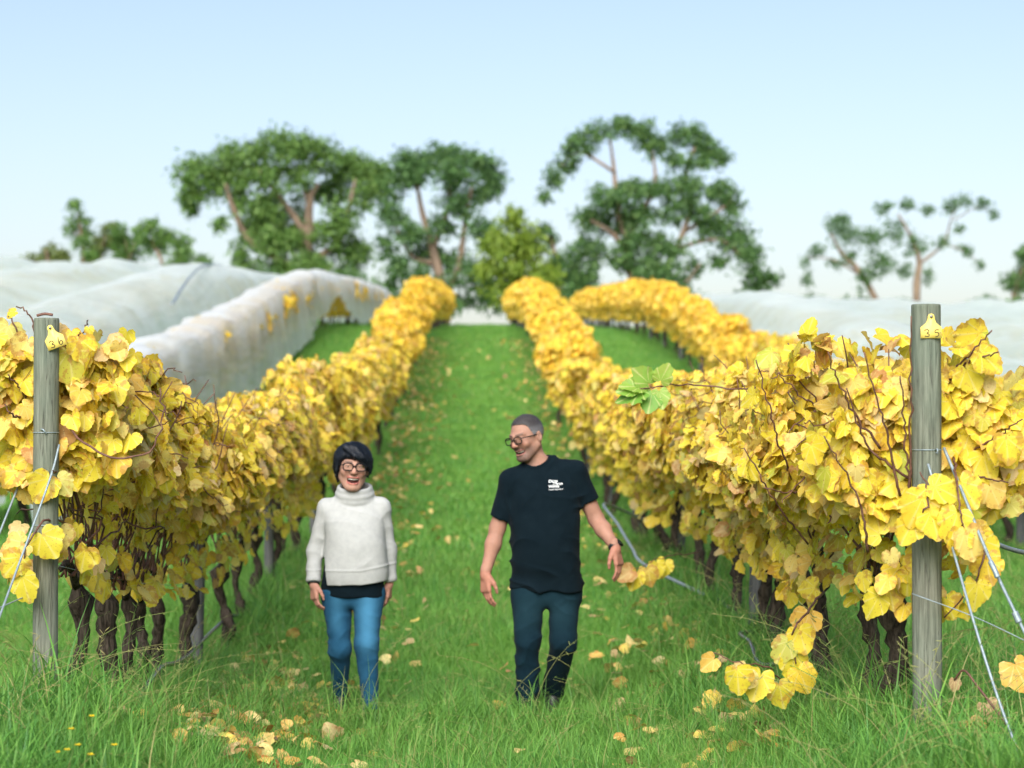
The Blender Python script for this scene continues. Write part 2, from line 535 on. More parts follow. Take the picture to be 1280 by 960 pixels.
def near_vine(X0, side, y, y0, y1, seed, label, group, nobj=260, nstuff=420, end=0, hw=.33, zb=.80, zt=1.62, th=.66, lean=(0, 0), tr=.036, ncane=11, extra=None, holes=.36, low=.07, bend=.035):
    rs = np.random.RandomState(seed)
    zg = float(gz(X0, y))
    root = tag(empty('grapevine', (X0, y, zg)), label, 'grapevine', group)
    (V, T), top = vine_trunk(rs, th, lean, tr, bend)
    obj('trunk', npmesh('trunk', V, T), M['bark'], root)
    # arms along the wire
    for s in (-1, 1):
        e = np.array([top[0] + rs.normal(0, .03), top[1] + s * rs.uniform(.25, .5), th + .07 + rs.uniform(0, .1)])
        P = spline([top - [0, 0, .03], (top + e) / 2 + [0, 0, .05], e], 10)
        obj('arm', tmesh('arm', P, np.linspace(.022, .012, 10), 7, True, .3, seed, 30), M['bark'], root)
    for k in range(ncane):
        s0 = top + [rs.normal(0, .02), rs.uniform(-.3, .3), .03]
        if k < 4:   # shoots that stick out of the hedge
            b = np.array([side * rs.uniform(.0, hw + .10), rs.uniform(y0 - y, y1 - y) * 1.1, rs.uniform(zt - .1, zt + .22)])
        else:
            b = np.array([rs.uniform(-hw, hw), rs.uniform(-.55, .55), rs.uniform(zt - .7, zt + .05)])
        obj('cane', tmesh('cane', cane_path(rs, s0, b), np.linspace(.0065, .0028, 11), 5), M['cane'], root)
    for k in range(5):  # bare side shoots on the corridor face
        a = np.array([side * hw * .5, rs.uniform(y0 - y, y1 - y), rs.uniform(zb + .1, zt - .1)])
        b = a + [side * rs.uniform(.18, .32), rs.uniform(-.35, .1), rs.uniform(-.12, .25)]
        obj('cane', tmesh('cane', cane_path(rs, a, b, 0, .02), np.linspace(.005, .0022, 11), 5), M['cane'], root)
    p, N, vis = canopy(rs, side, y0 - y, y1 - y, nobj + nstuff, zb, zt, hw, end, low, seed=seed % 37, holes=holes)
    p[:, 2] += gz(X0 + p[:, 0] * 0, y + p[:, 1]) - zg
    Rm = leaf_pose(rs, N)
    size = rs.uniform(.058, .118, len(p))
    order = np.argsort(-vis)
    for i in order[:nobj]:
        place_leaf(LEAVES[rs.randint(len(LEAVES))], root, p[i], Rm[i], size[i])
    r = order[nobj:]
    st = obj('foliage', merged_leaves('foliage', p[r], Rm[r], size[r], rs, 1, True, M['leaf']), None, root)
    st['kind'] = 'stuff'
    if extra: extra(root, rs, zg)
    return root


VINE_KIT = {}
def far_kit():
    """shared meshes for the vines up the hill"""
    rs = np.random.RandomState(77)
    for side in (1, -1):
        for lod, (n, s0, s1, rough) in {'mid': (980, .07, .125, True), 'far': (520, .10, .17, False)}.items():
            L = []
            for v in range(4):
                p, N, vis = canopy(rs, side, -.95, .95, n, .93, 1.68, .36, 0, .07, seed=v + 11, holes=.2)
                L.append(merged_leaves('foliage', p, leaf_pose(rs, N), rs.uniform(s0, s1, len(p)), rs, 1, rough, M['leaf'] if lod == 'mid' else M['leaf_far']))
            VINE_KIT[side, lod] = L
    L = []
    for v in range(4):
        (V, T), top = vine_trunk(rs, .68, (rs.normal(0, .04), rs.normal(0, .08)), .036, .03)
        parts = [(V, T)]
        L.append((npmesh('trunk', V, T), top))
        L[-1][0].materials.append(M['bark'])
    VINE_KIT['trunk'] = L
    L = []
    for v in range(4):
        parts = []
        for k in range(9):
            a = np.array([0, rs.uniform(-.4, .4), .68]); b = np.array([rs.uniform(-.35, .35), rs.uniform(-.9, .9), rs.uniform(1.2, 1.85)])
            parts.append(tube(cane_path(rs, a, b), np.linspace(.008, .004, 11), 4))
        V, T = merge(parts); me = npmesh('canes', V, T); me.materials.append(M['cane']); L.append(me)
    VINE_KIT['canes'] = L


def far_vine(X0, side, y, label, group, rs, lod):
    zg = float(gz(X0, y))
    root = tag(empty('grapevine', (X0 + rs.normal(0, .08), y, zg)), label, 'grapevine', group)
    slope = float(gz(X0, y + .8) - gz(X0, y - .8)) / 1.6
    o = obj('trunk', VINE_KIT['trunk'][rs.randint(4)][0], None, root); o.rotation_euler.z = rs.uniform(0, 6.28)
    if lod == 'mid':
        c = obj('canes', VINE_KIT['canes'][rs.randint(4)], None, root); c['kind'] = 'stuff'
    f = obj('foliage', VINE_KIT[side, lod][rs.randint(4)], None, root); f['kind'] = 'stuff'
    f.rotation_euler = (math.atan(slope), 0, 0)
    f.scale = (rs.uniform(.78, 1.28), rs.uniform(.92, 1.06), rs.uniform(.90, 1.15))
    return root


XL, XR, SP = -1.86, 1.77, 3.66
ORD = ['first', 'second', 'third', 'fourth', 'fifth', 'sixth', 'seventh', 'eighth', 'ninth', 'tenth', 'eleventh']

def build_vines():
    setup_leaves(); far_kit()
    GL, GR = 'grapevines in the row behind the post with the tilted tag', 'grapevines in the row behind the post with the straight tag'
    left = [(11.05, .0, .03), (11.87, .0, .043), (12.46, .02, .032), (13.5, -.06, .034), (14.1, -.05, .034), (15.4, -.03, .042), (17.3, .0, .04), (18.6, .0, .036), (19.8, 0, .036)]
    ed = [10.38, 11.45, 12.15, 12.95, 13.8, 14.7, 16.3, 17.9, 19.2, 20.6]
    for i, (y, ln, tr) in enumerate(left):
        near_vine(XL, 1, y, ed[i], ed[i + 1], 100 + i, '%s grapevine along the row from the post with the tilted tag' % ORD[i], GL,
                  nobj=295 if i < 6 else 240, nstuff=int(620 * (ed[i + 1] - ed[i]) + 100), end=.42 if i == 0 else 0, lean=(ln + .02, -.06), tr=tr, zt=1.60 if i < 2 else 1.68,
                  ncane=16 if i < 5 else 10, extra=left_first if i == 0 else None, zb=1.05, low=.03)
    right = [(10.07, -.05, .046), (11.1, .06, .036), (12.2, -.05, .05), (13.1, -.02, .034), (14.3, 0, .044), (14.9, 0, .036), (16.5, 0, .04), (17.9, 0, .036), (19.3, 0, .036)]
    ed = [9.50, 10.6, 11.65, 12.65, 13.7, 14.6, 15.7, 17.2, 18.6, 20.0]
    for i, (y, ln, tr) in enumerate(right):
        near_vine(XR, -1, y, ed[i], ed[i + 1], 200 + i, '%s grapevine along the row from the post with the straight tag' % ORD[i], GR,
                  nobj=295 if i < 6 else 240, nstuff=int(640 * (ed[i + 1] - ed[i]) + 100), end=.40 if i == 0 else 0, lean=(ln, .03), tr=tr, hw=.40, zb=.95,
                  zt=[1.52, 1.58, 1.62, 1.58, 1.62, 1.66, 1.66, 1.66, 1.66][i], low=.06, extra={0: right_first, 1: right_second, 3: right_shoot, 6: right_hand}.get(i))
    rs = np.random.RandomState(5)
    for X0, side, y0, y1, step, lab, grp in (
            (XL, 1, 21.4, 137, 1.55, 'golden hillside grapevine in the row behind the post with the tilted tag', 'hillside grapevines of the row behind the tilted-tag post'),
            (XR, -1, 20.8, 137, 1.55, 'golden hillside grapevine in the row behind the post with the straight tag', 'hillside grapevines of the row behind the straight-tag post'),
            (XR + SP, -1, 20.0, 137, 1.6, 'golden grapevine in the bare row one over from the post with the straight tag', 'grapevines of the golden row beyond the straight-tag post'),
            (XL - SP, 1, 27.0, 137, 1.75, 'grapevine wrapped in the white bird net on the hillside', 'grapevines under the white row net')):
        y = y0
        while y < y1:
            far_vine(X0, side, y, lab, grp, rs, 'mid' if y < 44 else 'far')
            y += step * rs.uniform(.92, 1.08)


def shoot_with_leaves(root, rs, zg, pts, leaves, name='cane', mat=None, r0=.006, r1=.0028):
    """a cane measured on the photo: world points -> local"""
    o = np.array(root.location)
    P = spline([np.array(p) - o for p in pts], 22)
    P[2:-2] += rs.normal(0, .0045, (18, 3))
    obj(name, tmesh(name, P, np.linspace(r0, r1, 22), 6), M['cane'], root)
    for (t, s, tip, nor, m) in leaves:
        k = P[int(t * 21)]
        me = LEAVES[rs.randint(len(LEAVES))]
        if m:
            me = me.copy(); me.materials.clear(); me.materials.append(M[m])
        Rm = leaf_frames(np.array([tip], float), np.array([nor], float))[0]
        st = k + nrm(np.array(tip)) * .03
        place_leaf(me, root, st, Rm, s)


def left_first(root, rs, zg):
    d = 10.15
    shoot_with_leaves(root, rs, zg, [at(82, 530, 10.3), at(115, 560, d), at(150, 573, d), at(190, 560, d), at(204, 520, d), at(200, 485, d)], [])
    shoot_with_leaves(root, rs, zg, [at(47, 520, 10.45), at(42, 470, 10.4), at(30, 440, 10.4), at(18, 405, 10.4), at(10, 395, 10.4)],
                      [(.95, .13, (-.3, 0, -1), (0, -1, .3), None), (.6, .07, (.4, 0, -1), (0, -1, .1), None), (.45, .06, (-.6, 0, -.6), (0, -1, .3), None)])
    shoot_with_leaves(root, rs, zg, [at(44, 540, 10.45), at(44, 460, 10.4), at(41, 405, 10.4), at(30, 388, 10.4), at(20, 383, 10.4)], [(.9, .05, (-.5, 0, -.3), (0, -.6, .6), None)])
    shoot_with_leaves(root, rs, zg, [at(45, 535, 10.4), at(25, 522, 10.3), at(14, 518, 10.2), at(6, 505, 10.2)], [])
    shoot_with_leaves(root, rs, zg, [at(44, 515, 10.4), at(28, 490, 10.3), at(10, 468, 10.2)], [])
    shoot_with_leaves(root, rs, zg, [at(95, 660, 10.6), at(60, 650, 10.2), at(35, 680, 10.1), at(25, 720, 10.1)],
                      [(.5, .13, (.5, 0, -.8), (0, -1, .1), None), (.8, .12, (-.5, 0, -.6), (.2, -1, .1), None), (.95, .13, (.25, 0, -1), (-.2, -1, .1), None), (.65, .12, (-.6, 0, -.3), (0, -1, .3), None), (.2, .12, (.0, 0, -1), (0, -1, .2), None)])
    shoot_with_leaves(root, rs, zg, [at(80, 600, 10.5), at(66, 588, 10.15)], [(.9, .13, (-.6, 0, -.9), (0.1, -1, .2), None), (.9, .10, (.7, 0, -.9), (0.3, -1, .2), None)])
    for (x, y, s) in ((85, 430, .17), (100, 415, .12), (110, 400, .04)):
        shoot_with_leaves(root, rs, zg, [at(85, 470, 10.6), at(x - 4, y + 12, 10.4), at(x, y, 10.3)], [(.98, s, (.15, 0, -1), (0.1, -1, .25), None)], r0=.004, r1=.002)


def right_first(root, rs, zg):
    q = lambda x, y, d=9.25: at(x, y, d)
    # leaves that hang in front of the post and to its outer side
    shoot_with_leaves(root, rs, zg, [q(1120, 640, 9.6), q(1150, 645), q(1160, 620), q(1150, 590)],
                      [(.95, .14, (.5, 0, -.6), (0, -1, .5), None), (.8, .14, (-.4, 0, -.9), (0, -1, .2), None), (.6, .12, (.3, 0, -1), (.2, -1, .2), None), (.3, .11, (-.5, 0, -.9), (0, -1, .3), None), (.9, .12, (.9, 0, -.4), (.1, -1, .5), None)])
    shoot_with_leaves(root, rs, zg, [q(1190, 560, 9.6), q(1195, 600, 9.3), q(1200, 640, 9.2), q(1205, 660, 9.2)],
                      [(.3, .13, (.5, 0, -.8), (0, -1, .2), None), (.6, .14, (-.3, 0, -1), (0, -1, .2), None), (.9, .13, (.3, 0, -1), (.2, -1, .2), None), (.98, .10, (-.4, 0, -1), (.1, -1, .1), None)])
    shoot_with_leaves(root, rs, zg, [q(1195, 650, 9.5), q(1217, 660, 9.4), q(1230, 690, 9.3), q(1215, 735, 9.3), q(1180, 772, 9.4)],
                      [(.15, .13, (.5, 0, -1), (0, -1, .2), None), (.35, .12, (.5, 0, -.8), (.2, -1, .1), None), (.5, .12, (.2, 0, -1), (-.2, -1, .1), None), (.7, .12, (-.1, 0, -1), (.3, -1, 0), None), (.4, .10, (-.6, 0, -.8), (0, -1, .2), None)])
    shoot_with_leaves(root, rs, zg, [q(1190, 470, 9.6), q(1215, 450, 9.5), q(1248, 440, 9.4)], [(.3, .11, (.2, 0, -.8), (0, -1, .3), None)])
    shoot_with_leaves(root, rs, zg, [q(1180, 480, 9.6), q(1205, 450, 9.5), q(1240, 413, 9.4)], [(.5, .12, (.4, 0, -.9), (0, -1, .4), None), (.75, .12, (.5, 0, -.5), (0, -1, .6), None)])
    shoot_with_leaves(root, rs, zg, [q(1195, 590, 9.6), q(1220, 595, 9.5), q(1260, 603, 9.4)], [(.3, .12, (.1, 0, -1), (0, -1, .2), None), (.7, .11, (.5, 0, -1), (0, -1, .2), None)])
    shoot_with_leaves(root, rs, zg, [q(1200, 575, 9.6), q(1245, 545, 9.4), q(1278, 524, 9.3)],
                      [(.3, .13, (.3, 0, -1), (.1, -1, .2), None), (.5, .13, (.6, 0, -.8), (0, -1, .2), None), (.7, .12, (.1, 0, -1), (0, -1, .3), None)])
    # outer-side leaves around the post top
    for k in range(34):
        x, y = rs.uniform(1182, 1235), rs.uniform(415, 560)
        Rm = leaf_pose(rs, np.array([[.2, -1, .3]]))[0]
        place_leaf(LEAVES[rs.randint(10)], root, at(x, y, rs.uniform(9.5, 9.9)) - np.array(root.location), Rm, rs.uniform(.08, .13))
    for (x0, y0, x1, y1) in ((1140, 640, 1125, 470), (1125, 620, 1080, 440), (1138, 600, 1058, 485), (1100, 560, 1035, 440), (1085, 690, 1030, 545), (1138, 640, 1139, 395)):
        shoot_with_leaves(root, rs, zg, [q(x0, y0, 9.5), q((x0 + x1) / 2 + rs.uniform(-14, 16), (y0 + y1) / 2 + rs.uniform(-10, 14), 9.4), q(x1, y1, 9.3)], [])


def right_second(root, rs, zg):
    # a low hanging clump of leaves over the grass, and canes across the hedge face
    d = 10.3
    shoot_with_leaves(root, rs, zg, [at(1030, 740, 10.8), at(1000, 775, d), at(990, 800, d), at(995, 830, d)],
                      [(.2, .13, (-.3, 0, -1), (-.2, -1, .1), None), (.4, .12, (.3, 0, -1), (0, -1, .2), None), (.6, .12, (-.5, 0, -.9), (0, -1, .2), None), (.8, .13, (0, 0, -1), (.2, -1, .1), None), (1, .12, (.4, 0, -.9), (0, -1, .2), None)])
    shoot_with_leaves(root, rs, zg, [at(990, 870, 10.4), at(960, 835, 10.2), at(925, 830, 10.1), at(890, 815, 10.1)],
                      [(.2, .12, (.2, 0, -1), (0, -1, .3), None), (.4, .13, (-.3, 0, -1), (0, -1, .2), None), (.55, .12, (-.5, 0, -.7), (0, -1, .4), None), (.75, .12, (.1, 0, -1), (.1, -1, .3), None), (.95, .08, (-.6, 0, -.5), (0, -1, .3), None)], r0=.004, r1=.002)
    for (x0, y0, x1, y1) in ((1050, 520, 975, 470), (1040, 605, 955, 610), (990, 600, 945, 450), (1010, 680, 930, 560)):
        shoot_with_leaves(root, rs, zg, [at(x0, y0, 10.4), at((x0 + x1) / 2, (y0 + y1) / 2 + 8, 10.2), at(x1, y1, 10.1)], [], r0=.005)


def right_hand(root, rs, zg):
    # a drooping shoot that ends in a few gold leaves next to the walker's hand
    shoot_with_leaves(root, rs, zg, [at(875, 690, 15.9), at(840, 695, 15.6), at(815, 702, 15.4), at(792, 712, 15.3)],
                      [(.95, .13, (-.3, 0, -1), (0, -1, .3), None), (.8, .13, (.2, 0, -1), (0, -1, .2), None), (.98, .12, (-.8, 0, -.5), (0, -1, .4), None), (.6, .11, (.1, 0, -1), (.1, -1, .2), None), (.45, .12, (-.2, 0, -1), (0, -1, .3), None)], r0=.004, r1=.002)


def right_shoot(root, rs, zg):
    # the long shoot with fresh green leaves that reaches into the aisle
    d = 12.6
    shoot_with_leaves(root, rs, zg, [at(960, 480, 12.9), at(925, 487, d), at(880, 482, d), at(840, 482, 12.5), at(800, 486, 12.4)],
                      [(.99, .15, (-.8, 0, -.4), (0, -.6, .8), 'leaf_green'), (.95, .13, (-.5, -.2, .5), (.2, -.9, .4), 'leaf_green'), (.92, .12, (-.2, -.3, -.9), (.1, -.8, .6), 'leaf_green'),
                       (.86, .11, (.3, -.2, .6), (.1, -.9, .3), 'leaf_green'), (.97, .12, (-.9, -.2, .1), (0, -.7, .7), 'leaf_green'), (1.0, .10, (-1, 0, -.1), (0, -.8, .5), 'leaf_green'), (.9, .10, (.2, -.2, -1), (-.1, -.9, .3), 'leaf_green')], r0=.006, r1=.003)
# ------------------------------------------------------------------ posts, tags, wires, pipes
def post_mesh(h, r, seed, top=0.0):
    rs = np.random.RandomState(seed)
    n = 26; zs = np.concatenate([[-.35], np.linspace(0, h - .012, 16), [h - .004, h]])
    rad = np.full(len(zs), r) * (1 + .012 * rs.normal(0, 1, len(zs))); rad[-1] = r * .955; rad[-2] = r * .99
    ang = np.arange(n) / n * 2 * math.pi
    V = []
    for z, q in zip(zs, rad):
        rr = q * (1 + .022 * n2(np.cos(ang) * 3 + seed, np.sin(ang) * 3 + z * .4, seed))
        V.append(np.stack([np.cos(ang) * rr, np.sin(ang) * rr, z + top * np.cos(ang) * (z >= h - .02)], 1))
    V = np.concatenate(V); k = np.arange(n); k2 = (k + 1) % n
    Q = np.concatenate([np.stack([k + i * n, k2 + i * n, k2 + (i + 1) * n, k + (i + 1) * n], 1) for i in range(len(zs) - 1)])
    V = np.concatenate([V, [[0, 0, h]]])
    T = np.stack([k + (len(zs) - 1) * n, k2 + (len(zs) - 1) * n, k * 0 + len(V) - 1], 1)
    return npmesh('timber', V, T, quads=Q)


def loop_mesh(r, z, th=.0022, slope=0.0):
    a = np.linspace(0, 2 * math.pi, 28)
    return tmesh('wire_loop', np.stack([np.cos(a) * r, np.sin(a) * r, z + slope * np.cos(a)], 1), th, 5, False)


STROKES = {
    '3': [[(-.45, .8), (-.1, 1.0), (.35, .85), (.35, .6), (-.05, .48), (.38, .30), (.42, .05), (.1, -.08), (-.4, .02)]],
    '5': [[(.45, .95), (-.2, .92), (-.3, .55), (.1, .58), (.42, .38), (.38, .1), (.05, -.08), (-.2, -.1)]],
    '6': [[(-.15, 1.1), (-.35, .6), (-.38, .2), (-.1, -.05), (.3, .05), (.40, .3), (.2, .48), (-.15, .40), (-.36, .15)]],
    '.': [[(-.05, .0), (.05, .03)]],
}

def number_tag(parent, digits, cx, cz, w, h, roll, yface):
    """ear-tag shaped plate: rounded square with a narrow neck and a round eye for the nail"""
    out = [(-.5, -.5), (.5, -.5), (.5, .12), (.40, .20), (.24, .36), (.17, .55), (.155, .70)]
    for a in np.linspace(-.1, math.pi + .1, 9): out.append((.155 * math.cos(a), .72 + .155 * math.sin(a)))
    out += [(-.155, .70), (-.17, .55), (-.24, .36), (-.40, .20), (-.5, .12)]
    o = np.array(out); n = len(o)
    o = o * [w, h]
    pivot = np.array([0, .72 * h])
    c, s = math.cos(roll), math.sin(roll)
    rot = lambda p: (np.asarray(p) - pivot) @ np.array([[c, s], [-s, c]]) + pivot
    to3 = lambda p, y: np.concatenate([rot(p)[:, :1], np.full((len(p), 1), y), rot(p)[:, 1:]], 1)
    V = np.concatenate([to3(o, -.0015), to3(o, .0015), to3(np.array([[0, 0.0]]), -.0015), to3(np.array([[0, 0.]]), .0015)])
    k = np.arange(n); k2 = (k + 1) % n
    T = np.concatenate([np.stack([k, k2, k * 0 + 2 * n], 1), np.stack([k2 + n, k + n, k * 0 + 2 * n + 1], 1)])
    Q = np.stack([k2, k, k + n, k2 + n], 1)
    t = obj('number_tag', npmesh('number_tag', V, T, quads=Q, smooth=False), M['tagplate'], parent, (cx, yface, cz))
    t['label'] = 'yellow plastic tag with handwritten number ' + digits.strip('.')
    for i, ch in enumerate(digits):
        for st in STROKES[ch]:
            sc = .30 * h if ch != '6' else .33 * h
            p = np.array(st) * [.33 * w * .75, sc * 1.25] + [(-.21 + .46 * i) * w if ch != '.' else .42 * w, -.38 * h if ch != '.' else -.2 * h]
            P = to3(spline(p, 20), -.0022)
            obj('numeral', tmesh('numeral', P, .0021 * w / .1, 5), M['ink'], t)
    P = to3(np.array([[0, .72 * h], [0, .72 * h]]), 0); P[0, 1] = .02; P[1, 1] = -.006
    obj('nail', tmesh('nail', P, .0065, 10), M['nail'], t)


def wire_thing(name, pts, r, label, cat, group=None, n=None, mat='wire', ns=6):
    P = spline(pts, n or max(12, len(pts) * 6))
    o = obj(name, tmesh(name, P - P[0], r, ns), M[mat], None, P[0])
    return tag(o, label, cat, group)


def build_posts():
    # the two end posts with their number tags
    yR = 9.46; pR = at(1159, 930, yR); zR = at(1159, 380, yR)[2]
    gR = float(gz(pR[0], yR))
    r = tag(empty('end_post', (pR[0], yR, gR)), 'weathered timber end post with the yellow tag numbered 35', 'post', 'timber end posts with number tags')
    obj('timber', post_mesh(zR - gR, .0585, 3), M['post'], r)
    number_tag(r, '35.', .009, 1.676, .083, .070, 0.0, -.062)
    obj('wire_loop', loop_mesh(.0608, zR - gR - .575), M['wire'], r)
    obj('wire_loop', loop_mesh(.0606, zR - gR - .86), M['wire'], r)
    obj('wire_knot', tmesh('wire_knot', [(.024, -.058, zR - gR - .575), (.03, -.068, zR - gR - .57), (.034, -.066, zR - gR - .59), (.026, -.063, zR - gR - .585)], .003, 6), M['wire'], r)
    yL = 10.3; pL = at(59, 900, yL); zL = at(59, 398, yL)[2]
    gL = float(gz(pL[0], yL))
    l = tag(empty('end_post', (pL[0], yL, gL)), 'green-grey timber end post with the tilted yellow tag numbered 36', 'post', 'timber end posts with number tags')
    obj('timber', post_mesh(zL - gL, .0535, 9), M['post'], l)
    number_tag(l, '36', .026, zL - gL - .097, .082, .074, R_(21), -.058)
    obj('wire_loop', loop_mesh(.0558, zL - gL - .49), M['wire'], l)
    obj('wire_loop', loop_mesh(.0558, zL - gL - .885), M['wire'], l)
    obj('wire_staple', tmesh('wire_staple', [(-.012, -.054, zL - gL - .475), (.0, -.066, zL - gL - .478), (.012, -.062, zL - gL - .495)], .004, 6), M['wire'], l)
    # twig lying on top of the left post
    P = at(46, 398, yL); Q = at(66, 396, yL)
    wire_thing('dry_twig', [P + [0, 0, .012], (P + Q) / 2 + [0, 0, .016], Q + [0, 0, .008]], .006, 'dry reddish twig lying on top of the post with the tilted tag', 'twig', mat='cane')
    # line posts up the rows
    lp = post_mesh(1.62, .044, 21); lp.materials.append(M['steelpost'])
    for X0, ys, lab, g in ((XL, np.concatenate([[15.94, 21.4], np.arange(27.2, 136, 5.8)]), 'dark line post among the vines of the row behind the post with the tilted tag', 'line posts of the row behind the tilted-tag post'),
                           (XR, np.concatenate([[15.3, 21.0], np.arange(26.8, 136, 5.8)]), 'dark line post among the vines of the row behind the post with the straight tag', 'line posts of the row behind the straight-tag post'),
                           (XR + SP, np.arange(24.0, 136, 5.8), 'dark line post in the golden row one over from the post with the straight tag', 'line posts of the golden row beyond the straight-tag post')):
        for k, y in enumerate(ys):
            o = obj('line_post', lp, None, None, (X0 - .02, y, float(gz(X0, y))))
            o.scale = (1, 1, 1.03 + .05 * math.sin(k * 2.3)); o.rotation_euler = (.02 * math.sin(k * 1.7), .025 * math.cos(k * 2.9), k * 1.3)
            tag(o, lab, 'post', g)
    # trellis wires
    for X0, y0, nm in ((XL, 10.3, 'tilted'), (XR, 9.46, 'straight')):
        for h, wd in ((.70, 'lowest'), (1.10, 'middle'), (1.46, 'top')):
            ys = np.concatenate([[y0], np.arange(12, 60, 1.5)])
            P = np.stack([ys * 0 + X0 + .045, ys, gz(X0, ys) + h + .02 * np.sin(ys * 1.1)], 1)
            wire_thing('trellis_wire', P, .002, '%s trellis wire running through the vines from the post with the %s tag' % (wd, nm), 'wire', n=80, ns=4)
    # stay wires running forward and down from the end posts
    wire_thing('stay_wire', [at(1160, 580, 9.38), at(1178, 640, 9.30), at(1215, 770, 9.0), at(1250, 880, 8.8), at(1290, 985, 8.6)], .0055, 'thick galvanised stay wire slanting to the grass beside the post with the straight tag', 'wire')
    wire_thing('stay_wire', [at(1180, 560, 9.45), at(1205, 620, 9.3), at(1240, 705, 9.1), at(1300, 830, 8.8)], .0065, 'upper stay wire with a joiner running outward from the post with the straight tag', 'wire')
    for (x, y, d) in ((1243, 712, 9.08), (1272, 772, 8.95)):
        pass
    wire_thing('stay_wire', [at(1140, 742, 9.40), at(1220, 772, 9.25), at(1300, 810, 9.1)], .0022, 'thin wire stretched low across the post with the straight tag', 'wire')
    wire_thing('stay_wire', [at(1235, 675, 11.5), at(1262, 686, 11.3), at(1295, 694, 11.1)], .012, 'pale thick cable ending beyond the post with the straight tag', 'cable')
    wire_thing('wire_joiner', [at(1238, 702, 9.06), at(1243, 712, 9.04), at(1247, 722, 9.03)], .011, 'small metal joiner clamped on the upper stay wire', 'joiner')
    wire_thing('wire_joiner', [at(1268, 765, 8.93), at(1274, 778, 8.92)], .013, 'larger metal joiner at the end of the upper stay wire', 'joiner')
    wire_thing('stay_wire', [at(74, 556, 10.24), at(62, 600, 10.15), at(20, 715, 9.9), at(-15, 810, 9.6)], .0052, 'blue-white stay wire crossing the face of the post with the tilted tag', 'wire')
    wire_thing('stay_wire', [at(34, 580, 10.5), at(10, 640, 10.3), at(-20, 715, 10.1)], .0052, 'second stay wire slanting away from the post with the tilted tag through leaves', 'wire')
    wire_thing('stay_wire', [at(40, 742, 10.2), at(10, 755, 10.0), at(-20, 768, 9.9)], .003, 'thin horizontal wire tied low beside the post with the tilted tag', 'wire')
    # drip pipes
    pl = [at(150, 900, 11.4), at(168, 880, 11.6), at(185, 855, 12.2), at(203, 833, 12.9), at(222, 828, 13.6), at(240, 815, 14.6), at(262, 792, 16.2), at(285, 772, 17.6), at(305, 765, 18.8), at(322, 735, 20.5), at(340, 722, 22)]
    wire_thing('drip_pipe', pl, .0125, 'shiny irrigation pipe sagging between trunks of the row behind the tilted-tag post', 'pipe', mat='pipe', ns=9, n=90)
    pr = [at(1125, 930, 9.9), at(1100, 915, 10.1), at(1070, 900, 10.4), at(1050, 893, 10.7), at(1035, 872, 11.1), at(1022, 863, 11.4), at(1000, 855, 11.7), at(985, 838, 12.1), at(975, 830, 12.5), at(955, 831, 13.0), at(945, 823, 13.3), at(938, 803, 13.7), at(925, 792, 14.2)] + [np.array([XR - .03, y, float(gz(XR, y)) + .10]) for y in (15.2, 16.4, 18.0)]
    wire_thing('drip_pipe', pr, .0125, 'shiny irrigation pipe looping low along the row behind the straight-tag post', 'pipe', mat='pipe', ns=9, n=120)


    p2 = [np.array([XR, 24.5, float(gz(XR, 24.5)) + .25]), at(757, 630, 22.5), at(772, 655, 20.5), at(790, 685, 19.3), at(806, 706, 18.6), np.array([XR - .1, 17.9, float(gz(XR, 17.9)) + .1])]
    wire_thing('drip_pipe', p2, .0135, 'pale loop of irrigation pipe hanging into the aisle beside the watch hand', 'pipe', mat='wire', ns=9, n=50)
    # a dry cane lying in the grass
    o = tag(empty('dry_cane', tuple(at(1193, 850, 9.3))), 'dry curved cane with a shrivelled leaf beside the foot of the straight-tag post', 'cane')
    P = spline([at(1193, 850, 9.3), at(1205, 838, 9.25), at(1222, 858, 9.2), at(1258, 905, 9.1), at(1275, 925, 9.05)], 20) - np.array(o.location)
    obj('stem', tmesh('stem', P, np.linspace(.004, .006, 20), 6), M['cane'], o)
    me = leaf_mesh(77, M['leaf_dead']); Rm = leaf_frames(np.array([[0, 0, -1.]]), np.array([[.2, -1, .1]]))[0]
    place_leaf(me, o, P[0], Rm, .05)


# ------------------------------------------------------------------ bird nets
def mat_net(name='white_bird_net', t0=.08, t1=.32):
    k = NT(name)
    pos = k.n('ShaderNodeNewGeometry').outputs['Position']
    nz = k.noise(0.7, 4, pos)
    mp = k.n('ShaderNodeMapping'); mp.inputs['Scale'].default_value = (1, .25, 2.0); k.l(pos, mp.inputs[0])
    fold = k.noise(4, 4, mp.outputs[0])
    k.set((.82, .88, .93), .8, .1)
    k.bump(fold, .5, .15)
    tr = k.n('ShaderNodeBsdfTransparent'); tl = k.n('ShaderNodeBsdfTranslucent'); tl.inputs[0].default_value = (.84, .90, .95, 1)
    m1 = k.n('ShaderNodeMixShader'); m1.inputs[0].default_value = .6
    k.l(k.b.outputs[0], m1.inputs[1]); k.l(tl.outputs[0], m1.inputs[2])
    m2 = k.n('ShaderNodeMixShader'); k.l(k.ramp(nz, [(.35, (t0, t0, t0)), (.65, (t1, t1, t1))]), m2.inputs[0])
    k.l(m1.outputs[0], m2.inputs[1]); k.l(tr.outputs[0], m2.inputs[2]); k.l(m2.outputs[0], k.out.inputs[0])
    return k.m


def sheet(name, G, mat):
    ny, nx = G.shape[:2]
    i = (np.arange(ny - 1)[:, None] * nx + np.arange(nx - 1)[None]).ravel()
    return obj(name, npmesh(name, G.reshape(-1, 3), None, quads=np.stack([i, i + 1, i + nx + 1, i + nx], 1)), mat)


